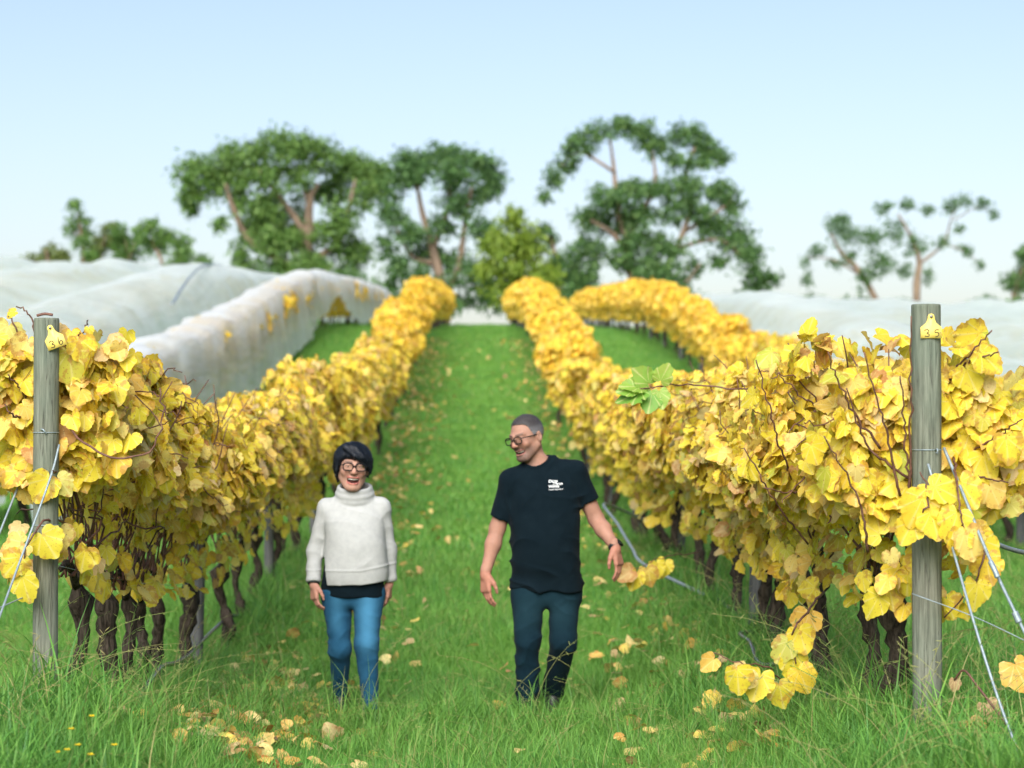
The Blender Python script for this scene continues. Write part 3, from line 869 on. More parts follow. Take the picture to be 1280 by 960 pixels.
def row_net(X0, y0, y1, label, top=2.0, lift=None):
    ys = np.arange(y0, y1, .3); u = np.linspace(-1, 1, 37)
    U, Yg = np.meshgrid(u, ys)
    a = np.abs(U)
    crown = top + .10 * n1(ys * .9, 3)[:, None] + .05 * n1(ys * 2.7, 4)[:, None]
    hem = .18 + (lift(ys)[:, None] if lift is not None else 0)
    # over the top (a < .3), then down the side with folds
    sx = np.sign(U) * np.where(a < .3, a / .3 * .46, .46 + (a - .3) / .7 * .22)
    side = np.clip((a - .3) / .7, 0, 1)
    sz = np.where(a < .3, crown - .10 * (a / .3) ** 2, (crown - .10) * (1 - side) + hem * side)
    fold = n2(Yg * 1.9 + np.sign(U) * 9, U * .6, 6) * .12 + n2(Yg * 5.0, U * 1.2, 7) * .05
    sx = sx + np.sign(U) * fold * side
    G = np.stack([X0 + sx, Yg, gz(X0 + sx * 0, Yg) + sz + .04 * n2(Yg * 2, U * 3, 8)], -1)
    return tag(sheet('bird_net', G, M['net']), label, 'bird net', 'white bird nets')


def canopy_net(x0, x1, y0, y1, label, rows, top=2.05, sag=.42):
    ys = np.arange(y0, y1, .6); xs = np.arange(min(x0, x1), max(x0, x1), .23)
    Xg, Yg = np.meshgrid(xs, ys)
    ph = np.abs(((Xg - rows) / SP + .5) % 1 - .5) * 2      # 0 on a row, 1 between
    z = top - sag * np.sin(ph * math.pi / 2) ** 2 + .16 * n2(Xg * .8, Yg * .35, 9) + .07 * n2(Xg * 2, Yg * .8, 10)
    edge = x1 if abs(x1) < abs(x0) else x0
    e = np.clip(1 - np.abs(Xg - edge) / .8, 0, 1)
    z = z * (1 - e ** 1.5) + .3 * e ** 1.5
    e2 = np.clip(1 - (Yg - y0) / 1.0, 0, 1); z = z * (1 - e2) + .2 * e2
    return tag(sheet('bird_net', np.stack([Xg, Yg, gz(Xg, Yg) + z], -1), M['net_wide']), label, 'bird net', 'white bird nets')


def build_nets():
    M['net'] = mat_net()
    M['net_wide'] = mat_net('white_wide_net', .03, .22)
    lift = lambda y: .95 * np.exp(-((y - 82) / 9) ** 2) + .12 * n1(y * .5, 2)
    row_net(XL - SP, 26.0, 139, 'white bird net draped over a single row with yellow leaves showing through', 2.02, lift)
    canopy_net(-44, -7.3, 24, 139, 'wide white bird net sheet billowing over several rows beyond the tilted-tag post', XL - 2 * SP)
    canopy_net(7.4, 40, 30, 139, 'white bird net over the rows beyond the golden row and the straight-tag post', XR + 2 * SP, 1.55, .3)
    # dark diagonal line over the wide net, built as a blue-grey tube
    P = []
    for t in np.linspace(0, 1, 16):
        y = 52 + 34 * t; x = ((215 + 62 * t) - 600) / F * y
        P.append((x, y, float(gz(x, y)) + 2.12))
    wire_thing('net_rope', P, .035, 'blue-grey line running diagonally across the wide white net', 'rope')
    rs = np.random.RandomState(15)
    n = 16000                     # vine leaves under the wide nets, one mass
    row = rs.randint(2, 7, n); x = np.where(rs.rand(n) < .65, XL - row * SP, XR + row * SP) + rs.normal(0, .22, n); y = rs.uniform(26, 136, n); z = gz(x, y) + rs.uniform(.7, 1.0, n) + np.where(x < 0, .85, .35) * rs.rand(n)
    p = np.stack([x, y, z], 1)
    Rm = leaf_pose(rs, np.tile([[.4, -.6, .6]], (n, 1)))
    o = obj('netted_foliage', merged_leaves('netted_foliage', p, Rm, rs.uniform(.14, .22, n), rs, 1, False, M['leaf_far']))
    tag(o, 'yellow vine foliage faintly visible under the wide white nets', 'foliage', kind='stuff')


# ------------------------------------------------------------------ trees on the ridge
def mat_foliage(name, a, b, c, transl=.3):
    k = NT(name)
    t = k.attr('rnd').outputs['Fac']
    oi = k.n('ShaderNodeObjectInfo').outputs['Random']
    col = k.ramp(k.math('FRACT', k.math('ADD', t, k.math('MULTIPLY', oi, .2))), [(0, a), (.6, b), (1, c)])
    k.set(col, .55, .3); k.translucent(col, transl)
    return k.m


def gum_tree(name, label, cat, D, blobs, limbs, mat, seed, dens=1.0, lsize=.40, group=None, depth=.75, droop=.6):
    """blobs: (px, py, rx, ry) leaf masses measured on the photo; limbs: lists of (px, py, radius m)"""
    rs = np.random.RandomState(seed); s = F / D
    bx = np.mean([l[0][0] for l in limbs])
    base = at(bx, 440, D); gzb = float(gz(base[0], base[1]))
    root = tag(empty(name, (base[0], base[1], gzb)), label, cat, group)
    o = np.array(root.location)
    for i, L in enumerate(limbs):
        P = []
        off = rs.normal(0, .6) if i else 0
        for j, (x, y, r) in enumerate(L):
            q = at(x, y, D) - o
            q[1] += off * j / max(1, len(L) - 1) + rs.normal(0, .12) * (j > 0)
            P.append(q)
        if i == 0: P[0][2] = -.5
        n = len(P) * 5
        rad = np.interp(np.linspace(0, 1, n), np.linspace(0, 1, len(L)), [q[2] for q in L])
        obj('trunk' if i == 0 else 'limb', tmesh('limb', spline(P, n), rad, 8, True, .12, seed, 3.0), M['gum_bark'], root)
    V, Rn = [], []
    for (x, y, rx, ry) in blobs:
        c = at(x, y, D) - o; a = rx / s; b = ry / s; dd = max(a, b) * depth
        c[1] += rs.normal(0, dd * .7)
        ns = max(6, int(8 + 9 * a * b))
        # sub clumps spread through the blob, more of them on its outer and upper side
        d3 = nrm(rs.normal(0, 1, (ns, 3)) + [0, 0, .25])
        sc = c + d3 * np.array([a, dd, b]) * rs.uniform(.30, .95, (ns, 1))
        sr = rs.uniform(.22, .46, ns) * min(a, b) + .16
        N = int(dens * 36 * a * b * 11) + 60
        w = rs.randint(0, ns, N)
        q = nrm(rs.normal(0, 1, (N, 3))) * (rs.rand(N, 1) ** .45)
        p = sc[w] + q * sr[w][:, None] * [1.2, 1.2, .9] + rs.normal(0, .10, (N, 3))
        V.append(p); Rn.append(np.clip(rs.normal(.45, .22, N), 0, .999))
    p = np.concatenate(V); rn = np.concatenate(Rn); N = len(p)
    tip = nrm(rs.normal(0, .7, (N, 3)) + [0, 0, -droop]); nor = nrm(rs.normal(0, 1, (N, 3)) + [0, -.2, .5])
    Rm = leaf_frames(tip, nor)
    L = rs.uniform(.7, 1.25, N) * lsize; Wd = L * rs.uniform(.30, .5, N)
    ex, ey = Rm[:, :, 0], Rm[:, :, 1]
    q = np.stack([p, p + ey * L[:, None] * .45 + ex * Wd[:, None] * .5, p + ey * L[:, None], p + ey * L[:, None] * .45 - ex * Wd[:, None] * .5], 1)
    me = npmesh('crown', q.reshape(-1, 3), None, {'rnd': np.repeat(rn, 4)}, False, quads=np.arange(N * 4).reshape(-1, 4))
    c = obj('crown', me, M[mat], root); c['kind'] = 'stuff'
    return root


def build_trees():
    M['gum'] = mat_foliage('gum_foliage', (.055, .12, .032), (.11, .215, .048), (.18, .29, .07))
    M['gum_dark'] = mat_foliage('gum_foliage_dark', (.042, .10, .038), (.085, .18, .052), (.15, .25, .07))
    M['lime'] = mat_foliage('young_foliage', (.10, .18, .022), (.18, .27, .03), (.26, .34, .05))
    M['olive'] = mat_foliage('olive_foliage', (.08, .12, .035), (.14, .19, .05), (.22, .25, .08))
    gum_tree('gum_tree', 'broad gum tree with spreading dome crown and orange-brown limbs behind the netted row', 'tree', 165,
             [(255, 225, 40, 30), (300, 205, 45, 30), (345, 190, 45, 26), (390, 193, 45, 28), (430, 208, 40, 28), (465, 215, 30, 26), (238, 245, 26, 20), (290, 232, 35, 18), (350, 226, 50, 20), (410, 232, 45, 20),
              (355, 275, 42, 30), (330, 262, 34, 24), (325, 292, 34, 28), (345, 305, 40, 24), (380, 300, 28, 24), (345, 335, 42, 18), (300, 325, 15, 22), (425, 275, 24, 22), (440, 318, 32, 28), (385, 335, 34, 20), (420, 295, 26, 20), (300, 255, 18, 14), (400, 338, 25, 18), (237, 262, 10, 12), (480, 235, 18, 20), (275, 280, 12, 10), (290, 345, 12, 12), (450, 250, 22, 20)],
             [[(383, 440, .5), (383, 340, .42), (386, 290, .36), (388, 248, .26), (398, 230, .14)], [(384, 345, .3), (350, 325, .27), (312, 300, .25), (292, 258, .17), (284, 232, .1)], [(386, 300, .26), (366, 268, .22), (340, 235, .15), (325, 215, .08)],
              [(388, 262, .2), (379, 232, .13), (370, 205, .07)], [(386, 330, .28), (425, 300, .22), (436, 262, .15), (445, 225, .08)]], 'gum', 1, 1.05, group='gum trees on the ridge')
    gum_tree('gum_tree', 'tall dark gum tree between the broad gum and the lime-green tree', 'tree', 160,
             [(520, 205, 34, 22), (560, 193, 40, 16), (600, 205, 30, 22), (616, 222, 16, 20), (552, 220, 45, 22), (592, 238, 38, 20), (500, 228, 22, 22), (490, 268, 20, 24), (575, 258, 30, 18), (513, 292, 24, 20), (604, 290, 22, 22), (560, 325, 26, 18), (548, 285, 26, 18), (530, 318, 24, 18), (500, 335, 22, 18), (592, 345, 36, 25),
              (528, 352, 26, 20), (480, 308, 14, 16), (612, 372, 28, 20), (575, 378, 30, 14), (487, 360, 16, 14), (535, 385, 30, 12)],
             [[(556, 440, .45), (554, 372, .38), (541, 312, .28), (527, 262, .18), (520, 220, .1)], [(554, 380, .26), (574, 332, .22), (582, 272, .15), (590, 235, .08)], [(545, 330, .2), (515, 320, .15), (492, 280, .08)], [(541, 312, .2), (560, 260, .15), (562, 210, .08)]],
             'gum_dark', 2, 1.0, group='gum trees on the ridge')
    gum_tree('lime_tree', 'bright lime-green bushy tree between the two tall gums', 'tree', 152,
             [(642, 272, 20, 16), (652, 295, 34, 18), (628, 312, 36, 20), (665, 317, 28, 20), (650, 337, 42, 18), (672, 352, 32, 18), (635, 362, 36, 18), (662, 380, 42, 14), (612, 335, 20, 16)],
             [[(652, 440, .3), (650, 360, .25), (646, 310, .15), (643, 268, .07)], [(650, 370, .14), (672, 345, .08)], [(650, 350, .14), (625, 325, .08)]], 'lime', 3, 1.1)
    gum_tree('pine_tree', 'small dark tree half hidden between the lime-green tree and the tallest gum', 'tree', 172,
             [(680, 288, 14, 9), (689, 300, 9, 8), (700, 328, 20, 15), (706, 352, 22, 18), (715, 374, 26, 14), (690, 345, 16, 14), (735, 372, 20, 16)], [[(700, 440, .3), (698, 350, .22), (688, 292, .08)], [(698, 350, .12), (715, 330, .06)]], 'gum_dark', 4, 1.1)
    gum_tree('gum_tree', 'tallest gum tree with layered crown and arching outer branches behind the golden row', 'tree', 162,
             [(680, 246, 8, 9), (692, 224, 12, 14), (708, 202, 17, 16), (730, 177, 27, 18), (765, 161, 32, 17), (800, 164, 27, 18), (818, 182, 18, 16), (855, 170, 27, 17), (882, 180, 27, 20), (897, 196, 16, 16), (838, 200, 14, 16), (872, 205, 18, 12),
              (790, 236, 34, 15), (760, 251, 36, 18), (822, 240, 35, 16), (862, 235, 34, 16), (902, 240, 23, 20), (916, 258, 12, 22), (740, 272, 27, 22), (772, 275, 28, 16), (802, 270, 34, 18), (852, 265, 44, 17), (892, 282, 33, 22), (921, 302, 26, 25), (936, 327, 22, 22),
              (802, 300, 34, 15), (832, 312, 28, 18), (778, 326, 34, 24), (738, 312, 27, 22), (730, 337, 28, 18), (822, 342, 34, 24), (850, 358, 22, 16), (790, 364, 38, 16), (722, 362, 22, 18), (900, 330, 12, 12), (946, 350, 20, 20), (963, 346, 16, 9), (935, 372, 28, 12), (885, 378, 28, 10), (868, 335, 10, 12)],
             [[(803, 440, .5), (798, 372, .44), (787, 330, .36), (783, 298, .3), (772, 262, .22), (768, 215, .14), (762, 170, .07)], [(786, 315, .24), (765, 292, .2), (738, 276, .11)], [(783, 300, .22), (800, 272, .18), (818, 230, .13), (815, 188, .07)],
              [(798, 345, .2), (815, 335, .15), (830, 318, .08)], [(800, 380, .28), (840, 320, .2), (862, 262, .17), (858, 215, .13), (868, 185, .07)], [(855, 290, .16), (900, 262, .1), (915, 250, .05)], [(768, 215, .12), (725, 190, .09), (700, 208, .05)], [(845, 310, .14), (900, 300, .1), (935, 330, .05)], [(800, 385, .18), (850, 360, .12), (875, 330, .06)]],
             'gum_dark', 5, 1.0, group='gum trees on the ridge')
    gum_tree('gum_tree', 'sparse open gum tree with many sky gaps behind the post with the straight tag', 'tree', 178,
             [(1045, 285, 17, 20), (1066, 296, 20, 17), (1055, 274, 12, 8), (1020, 313, 15, 8), (1007, 325, 6, 9), (1090, 300, 16, 22), (1108, 260, 13, 10), (1135, 254, 18, 7), (1160, 262, 13, 8), (1120, 288, 18, 18), (1146, 308, 16, 18), (1100, 330, 22, 20), (1082, 352, 14, 18), (1131, 337, 9, 16), (1160, 345, 6, 16),
              (1190, 258, 11, 12), (1204, 251, 11, 9), (1227, 254, 15, 9), (1241, 267, 6, 8), (1178, 302, 11, 7), (1208, 313, 13, 8), (1200, 287, 8, 5), (1225, 330, 4, 8), (1010, 352, 7, 13), (1020, 372, 14, 6), (1070, 374, 22, 6), (1112, 380, 24, 6), (1045, 330, 12, 6), (1062, 320, 12, 8), (1222, 380, 18, 7), (1240, 376, 12, 7)],
             [[(1148, 440, .35), (1146, 365, .28), (1149, 328, .22), (1140, 300, .14), (1122, 268, .07)], [(1125, 430, .28), (1078, 345, .22), (1055, 318, .16), (1040, 292, .08)], [(1149, 330, .12), (1180, 305, .08), (1192, 275, .06), (1200, 255, .04)], [(1180, 305, .05), (1208, 315, .04), (1225, 330, .02)], [(1192, 275, .05), (1225, 258, .03), (1240, 266, .02)], [(1078, 345, .1), (1040, 325, .06), (1008, 322, .03)]],
             'gum_dark', 6, .75, .30, group='gum trees on the ridge')
    gum_tree('gum_tree', 'dark gum tree cut off by the picture edge beyond the post with the straight tag', 'tree', 176,
             [(1276, 318, 13, 9), (1268, 352, 14, 13), (1292, 340, 24, 28), (1276, 378, 20, 8), (1300, 310, 20, 20), (1315, 350, 20, 25)], [[(1285, 440, .3), (1268, 385, .25), (1274, 350, .18), (1290, 310, .08)], [(1274, 350, .1), (1308, 330, .06)]], 'gum_dark', 7, .95, group='gum trees on the ridge')
    gum_tree('olive_shrub', 'low rounded olive-grey tree at the far end of the ridge above the wide net', 'tree', 200, [(60, 318, 26, 15), (42, 325, 13, 10), (78, 325, 16, 12), (60, 332, 20, 8)], [[(60, 430, .2), (60, 340, .16), (58, 312, .08)], [(60, 345, .1), (44, 326, .05)]], 'olive', 8, 1.0)
    gum_tree('conifer_tree', 'slim feathery conifer rising above its neighbours over the wide net', 'tree', 196, [(93, 258, 9, 10), (98, 272, 15, 9), (100, 288, 16, 10), (103, 303, 14, 10), (112, 318, 12, 10), (88, 285, 8, 8)], [[(108, 430, .2), (104, 320, .14), (95, 250, .04)], [(103, 300, .06), (88, 285, .03)]], 'gum', 9, .7)
    gum_tree('olive_tree', 'yellowish olive tree beside the slim conifer above the wide net', 'tree', 203, [(125, 308, 18, 18), (118, 322, 14, 12), (140, 300, 16, 12), (138, 285, 14, 8)], [[(125, 430, .2), (125, 335, .15), (132, 295, .07)], [(125, 330, .08), (116, 312, .04)]], 'olive', 10, 1.0)
    gum_tree('wattle_tree', 'green round-topped tree in the middle of the low ridge trees above the wide net', 'tree', 198, [(150, 290, 14, 10), (160, 310, 22, 18), (152, 322, 14, 12), (165, 335, 12, 7), (172, 300, 14, 10)], [[(160, 430, .2), (160, 335, .15), (156, 295, .06)], [(160, 330, .08), (172, 305, .04)]], 'gum', 11, .95)
    gum_tree('wattle_tree', 'wide green tree ending the low ridge trees next to the broad gum', 'tree', 194, [(187, 290, 18, 14), (192, 308, 26, 13), (190, 277, 7, 6), (215, 303, 22, 16), (228, 318, 18, 12), (216, 336, 16, 6), (238, 330, 16, 10), (255, 325, 9, 9), (205, 292, 16, 8)],
             [[(205, 430, .22), (205, 345, .16), (192, 305, .1), (188, 282, .05)], [(205, 340, .1), (225, 318, .06), (250, 325, .03)]], 'gum', 12, .85)


def build_shrubs():
    for i, (D, bl, mat, lab) in enumerate((
            (150, [(330, 352, 30, 16), (372, 356, 30, 16), (350, 372, 30, 12)], 'gum_dark', 'dark low shrub at the foot of the broad gum tree'),
            (150, [(430, 352, 28, 18), (462, 362, 24, 16), (440, 378, 24, 12)], 'gum_dark', 'dark shrub beside the netted row end under the broad gum tree'),
            (148, [(515, 372, 24, 16), (492, 376, 18, 12), (560, 382, 26, 14)], 'gum_dark', 'dark shrub behind the top of the row at the foot of the tall dark gum'),
            (149, [(742, 376, 28, 16), (772, 382, 26, 12), (712, 384, 22, 12)], 'gum_dark', 'dark shrub at the foot of the tallest gum tree on its shaded side'),
            (149, [(845, 376, 26, 14), (880, 382, 28, 10), (815, 380, 20, 12)], 'gum', 'green shrub under the arching branches of the tallest gum tree'),
            (156, [(935, 382, 26, 10), (968, 378, 18, 10), (1010, 384, 26, 8)], 'gum', 'low green shrub between the tallest gum and the sparse gum'))):
        x0 = bl[0][0]
        gum_tree('ridge_shrub', lab, 'shrub', D, bl, [[(x0, 430, .1), (x0, bl[0][1] + 8, .08), (x0 + 3, bl[0][1] - 6, .03)], [(x0, bl[0][1] + 10, .05), (bl[1][0], bl[1][1], .03)]], mat, 300 + i, 1.1, .36)


# ------------------------------------------------------------------ grass
def blade(rs, h, wd, lean, az, base, seg=4):
    u = np.linspace(0, 1, seg + 1)
    d = np.array([math.cos(az), math.sin(az)]); s = np.array([-d[1], d[0]])
    out = lean * h * u ** 1.9; z = h * (u - .25 * lean * u ** 2.5)
    c = np.stack([base[0] + d[0] * out, base[1] + d[1] * out, z], 1)
    ww = wd * (1 - u ** 1.7) * .5
    V = []
    for k in range(seg):
        V += [c[k] + [s[0] * ww[k], s[1] * ww[k], 0], c[k] - [s[0] * ww[k], s[1] * ww[k], 0]]
    V.append(c[-1])
    T = []
    for k in range(seg - 1): T += [(2 * k, 2 * k + 1, 2 * k + 3), (2 * k, 2 * k + 3, 2 * k + 2)]
    T.append((2 * seg - 2, 2 * seg - 1, 2 * seg))
    return np.array(V), np.array(T), np.concatenate([np.repeat(u[:-1], 2), [1]])


def tuft(seed, n, h, wd, spread, lean=.7, straw=0.0):
    rs = np.random.RandomState(seed); Vs, Ts, Hs, Rn, k = [], [], [], [], 0
    for i in range(n):
        hh = h * rs.uniform(.45, 1.15)
        V, T, u = blade(rs, hh, wd * rs.uniform(.7, 1.3), lean * rs.uniform(.2, 1.3), rs.uniform(0, 6.28), rs.normal(0, spread, 2))
        r = rs.rand() * .86 if rs.rand() > straw else .97
        Vs.append(V); Ts.append(T + k); Hs.append(u); Rn.append(np.full(len(V), r)); k += len(V)
    return npmesh('grass_tuft', np.concatenate(Vs), np.concatenate(Ts), {'hgt': np.concatenate(Hs), 'rnd': np.concatenate(Rn)})


def stem_tuft(seed, n=3, h=.42):
    """thin arching seed stems"""
    rs = np.random.RandomState(seed); parts, rn = [], []
    for i in range(n):
        az = rs.uniform(0, 6.28); le = rs.uniform(.3, 1.0); hh = h * rs.uniform(.6, 1.1)
        u = np.linspace(0, 1, 9)
        P = np.stack([math.cos(az) * le * hh * u ** 2, math.sin(az) * le * hh * u ** 2, hh * (u - .35 * le * u ** 3)], 1) + [*rs.normal(0, .03, 2), 0]
        parts.append(tube(P, np.linspace(.0011, .0006, 9), 4, False))
        for j in range(5):
            q = P[-1] - (P[-1] - P[-3]) * j * .22
            e = q + np.array([rs.normal(0, .012), rs.normal(0, .012), rs.uniform(-.005, .02)])
            parts.append(tube([q, (q + e) / 2, e], [.0007, .0016, .0004], 4, False))
    V, T = merge(parts)
    return npmesh('grass_stem', V, T, {'hgt': np.clip(V[:, 2] / h, 0, 1), 'rnd': np.full(len(V), .89)})


def mat_grass():
    k = NT('grass_blades')
    oi = k.n('ShaderNodeObjectInfo').outputs['Random']
    t = k.math('FRACT', k.math('ADD', k.attr('rnd').outputs['Fac'], k.math('MULTIPLY', oi, .10)))
    pos = k.n('ShaderNodeNewGeometry').outputs['Position']
    big = k.noise(.55, 3, pos)
    col = k.ramp(t, [(0, (.062, .20, .045)), (.35, (.105, .29, .050)), (.65, (.155, .36, .060)), (.88, (.22, .40, .080)), (.92, (.36, .36, .13)), (1, (.42, .36, .16))])
    col = k.mix(k.ramp(big, [(.4, (0, 0, 0)), (.62, (.45, .45, .45))]), col, (.175, .34, .055))
    k.set(col, .5, .35); k.translucent(col, .4)
    return k.m


def scatter(name, pos, rot, scl, idx, coll, label, cat):
    me = npmesh(name, pos, None, {'rot': rot, 'scl': scl})
    me.attributes.new('idx', 'INT', 'POINT').data.foreach_set('value', idx.astype(np.int32))
    o = obj(name, me)
    g = bpy.data.node_groups.new(name + '_nodes', 'GeometryNodeTree')
    g.interface.new_socket('Geometry', in_out='INPUT', socket_type='NodeSocketGeometry')
    g.interface.new_socket('Geometry', in_out='OUTPUT', socket_type='NodeSocketGeometry')
    N = g.nodes; gi = N.new('NodeGroupInput'); go = N.new('NodeGroupOutput')
    ip = N.new('GeometryNodeInstanceOnPoints'); ci = N.new('GeometryNodeCollectionInfo')
    ci.inputs['Collection'].default_value = coll
    ci.inputs['Separate Children'].default_value = True
    ci.inputs['Reset Children'].default_value = True
    ip.inputs['Pick Instance'].default_value = True
    def na(nm, typ):
        a = N.new('GeometryNodeInputNamedAttribute'); a.data_type = typ; a.inputs['Name'].default_value = nm
        return next(x for x in a.outputs if x.enabled and x.name == 'Attribute')
    e2r = N.new('FunctionNodeEulerToRotation')
    g.links.new(na('rot', 'FLOAT_VECTOR'), e2r.inputs[0])
    g.links.new(gi.outputs[0], ip.inputs['Points']); g.links.new(ci.outputs[0], ip.inputs['Instance'])
    g.links.new(na('idx', 'INT'), ip.inputs['Instance Index']); g.links.new(e2r.outputs[0], ip.inputs['Rotation'])
    g.links.new(na('scl', 'FLOAT_VECTOR'), ip.inputs['Scale']); g.links.new(ip.outputs[0], go.inputs[0])
    md = o.modifiers.new('scatter', 'NODES'); md.node_group = g
    return tag(o, label, cat, kind='stuff')


def kit(name, meshes, mat):
    c = bpy.data.collections.new(name)
    for i, me in enumerate(meshes):
        me.materials.append(mat)
        c.objects.link(bpy.data.objects.new('%s_%02d' % (name, i), me))
    return c


def build_grass():
    M['grass'] = mat_grass()
    rs = np.random.RandomState(31)
    near = kit('grass_tufts', [tuft(i, 16, .15, .0048, .035, .8, .02) for i in range(5)] + [tuft(20 + i, 12, .25, .0052, .03, .95, .05) for i in range(3)] + [stem_tuft(40 + i) for i in range(3)], M['grass'])
    far = kit('grass_clumps', [tuft(60 + i, 22, .12, .010, .10, .8, .03) for i in range(5)], M['grass'])

    def put(name, n, y0, y1, xh, coll, ids, s0, s1, label, tallrow=False, p=1.0):
        y = y0 + (y1 - y0) * rs.rand(n) ** p
        x = rs.uniform(-1, 1, n) * (xh if np.isscalar(xh) else np.interp(y, [y0, y1], xh))
        sc = rs.uniform(s0, s1, n)
        dens = n2(x * 1.1, y * 1.1, 14)
        if tallrow:
            row = np.exp(-((np.abs(x) - 1.8) / .35) ** 2)
            sc = sc * (1 + .55 * row) * (1 + .3 * dens)
            lane = (np.abs(x) < 1.1)
            sc = np.where(lane, sc * .85, sc) * (1 + .65 * np.exp(-((y - 13.0) / .75) ** 2) * (np.abs(x) < 1.3))
        idx = rs.choice(ids[0], n, p=np.array(ids[1]) / np.sum(ids[1]))
        rot = np.stack([rs.normal(0, .12, n), rs.normal(0, .12, n), rs.uniform(0, 6.28, n)], 1)
        z = gz(x, y) - .005
        return scatter(name, np.stack([x, y, z], 1), rot, np.stack([sc, sc, sc * rs.uniform(.85, 1.15, n)], 1), idx, coll, label, 'grass')
    put('grass', 30000, 7.8, 24, (3.0, 6.2), near, (list(range(11)), [5, 5, 5, 5, 5, 1.6, 1.6, 1.6, .2, .2, .2]), .7, 1.2, 'lush green grass covering the aisle and the ground under the vines', True, 1.15)
    put('hillside_grass', 20000, 23.5, 70, (6.5, 13), far, (list(range(5)), [1] * 5), .75, 1.3, 'mown green grass on the lower hillside between the vine rows', False, 1.1)
    put('ridge_grass', 12000, 69, 147, (13, 26), far, (list(range(5)), [1] * 5), 1.1, 2.0, 'green grass on the top of the hill between the vine rows')
    # tall seed stems in front of the walkers
    # fallen leaves
    rs = np.random.RandomState(41)
    LD = [leaf_mesh(300 + i, M['leaf_dead']) for i in range(6)]
    GP = 'fallen leaves lying in the grass by the rows'
    def litter(n, y0, y1, sd):
        s = rs.rand(n); y = y0 + (y1 - y0) * rs.rand(n) ** 1.3
        x = np.where(s < .58, XL + .55 + np.abs(rs.normal(0, sd, n)) - .35, np.where(s < .95, XR - .55 - np.abs(rs.normal(0, sd, n)) + .35, rs.uniform(-1.2, 1.2, n)))
        return x, y
    x, y = litter(260, 10.5, 21, .42)
    pile = rs.rand(260) < .5
    y = np.where(pile, rs.normal(13.0, .9, 260), y); x = np.where(pile, rs.normal(-1.28, .22, 260), x)
    for i in range(260):
        o = bpy.data.objects.new('fallen_leaf', LD[rs.randint(6)]); COL.objects.link(o)
        Rm = leaf_frames(nrm(rs.normal(0, 1, (1, 3)) * [1, 1, .35]), nrm(np.array([[0, 0, 1.]]) + rs.normal(0, .45, (1, 3)))[0:1])[0]
        m = np.eye(4); m[:3, :3] = Rm * rs.uniform(.055, .11); m[:3, 3] = (x[i], y[i], float(gz(x[i], y[i])) + rs.uniform(.02, .08))
        o.matrix_basis = Matrix(m.tolist())
        side = 'left' if x[i] < 0 else 'right'
        if x[i] < 0: tag(o, 'fallen vine leaf lying in the grass beside the row behind the tilted-tag post', 'leaf', 'fallen leaves beside the row behind the tilted-tag post')
        else: tag(o, 'fallen vine leaf lying in the grass beside the row behind the straight-tag post', 'leaf', 'fallen leaves beside the row behind the straight-tag post')
    for (px, py, d, sz) in ((1212, 905, 9.2, .13), (1268, 830, 9.6, .14), (1234, 880, 9.4, .10)):
        o = bpy.data.objects.new('fallen_leaf', LD[rs.randint(6)]); COL.objects.link(o)
        q = at(px, py, d); Rm = leaf_frames(np.array([[.4, -.2, -.8]]), np.array([[.1, -.8, .6]]))[0]
        m = np.eye(4); m[:3, :3] = Rm * sz; m[:3, 3] = q; o.matrix_basis = Matrix(m.tolist())
        tag(o, 'large vine leaf caught upright in the grass blades', 'leaf', 'leaves caught upright in the grass')
    n = 3000
    x, y = litter(n, 10, 75, .5)
    pl_ = np.arange(n) < 500
    y = np.where(pl_, rs.normal(13.2, 1.1, n), y); x = np.where(pl_, rs.normal(-1.3, .25, n), x)
    p = np.stack([x, y, gz(x, y) + rs.uniform(.01, .09, n)], 1)
    Rm = leaf_frames(nrm(rs.normal(0, 1, (n, 3)) * [1, 1, .3]), nrm(np.array([0, 0, 1.]) + rs.normal(0, .5, (n, 3))))
    o = obj('leaf_litter', merged_leaves('leaf_litter', p, Rm, rs.uniform(.05, .10, n), rs, 1, True, M['leaf_dead']))
    tag(o, 'scattered yellow and brown leaf litter in the grass between the rows', 'leaf litter', kind='stuff')
    # dandelions
    M['petal'] = NT('dandelion_petal').set((.80, .58, .02), .6, .2).m
    M['stem'] = NT('green_stem').set((.10, .22, .04), .6, .3).m
    for i, (px, py, d) in enumerate([(115, 896, 8.7), (89, 912, 8.5), (97, 932, 8.3), (84, 938, 8.25), (72, 941, 8.3), (113, 944, 8.2), (143, 932, 8.3)]):
        h = at(px, py, d); g = float(gz(h[0], h[1]))
        root = tag(empty('dandelion', (h[0], h[1], g)), 'small yellow dandelion flower in the grass by the post with the tilted tag', 'flower', 'dandelions by the post with the tilted tag')
        hz = h[2] - g
        obj('stem', tmesh('stem', [(0.01, 0, -.03), (.004, 0, hz * .5), (0, 0, hz)], .0018, 5), M['stem'], root)
        V, T = [], []
        for k in range(26):
            a = k * 2.4; r0 = .004; r1 = .014 * (1 - .35 * (k / 26)); zz = .002 + .006 * k / 26
            da = .18
            V += [(r0 * math.cos(a), r0 * math.sin(a), hz), (r1 * math.cos(a - da), r1 * math.sin(a - da), hz + zz), (r1 * 1.08 * math.cos(a), r1 * 1.08 * math.sin(a), hz + zz), (r1 * math.cos(a + da), r1 * math.sin(a + da), hz + zz)]
            T += [(4 * k, 4 * k + 1, 4 * k + 2), (4 * k, 4 * k + 2, 4 * k + 3)]
        obj('flower_head', npmesh('flower_head', V, T), M['petal'], root)
# ------------------------------------------------------------------ people: implicit surfaces meshed with surface nets
def A3(*v): return np.array(v, float)

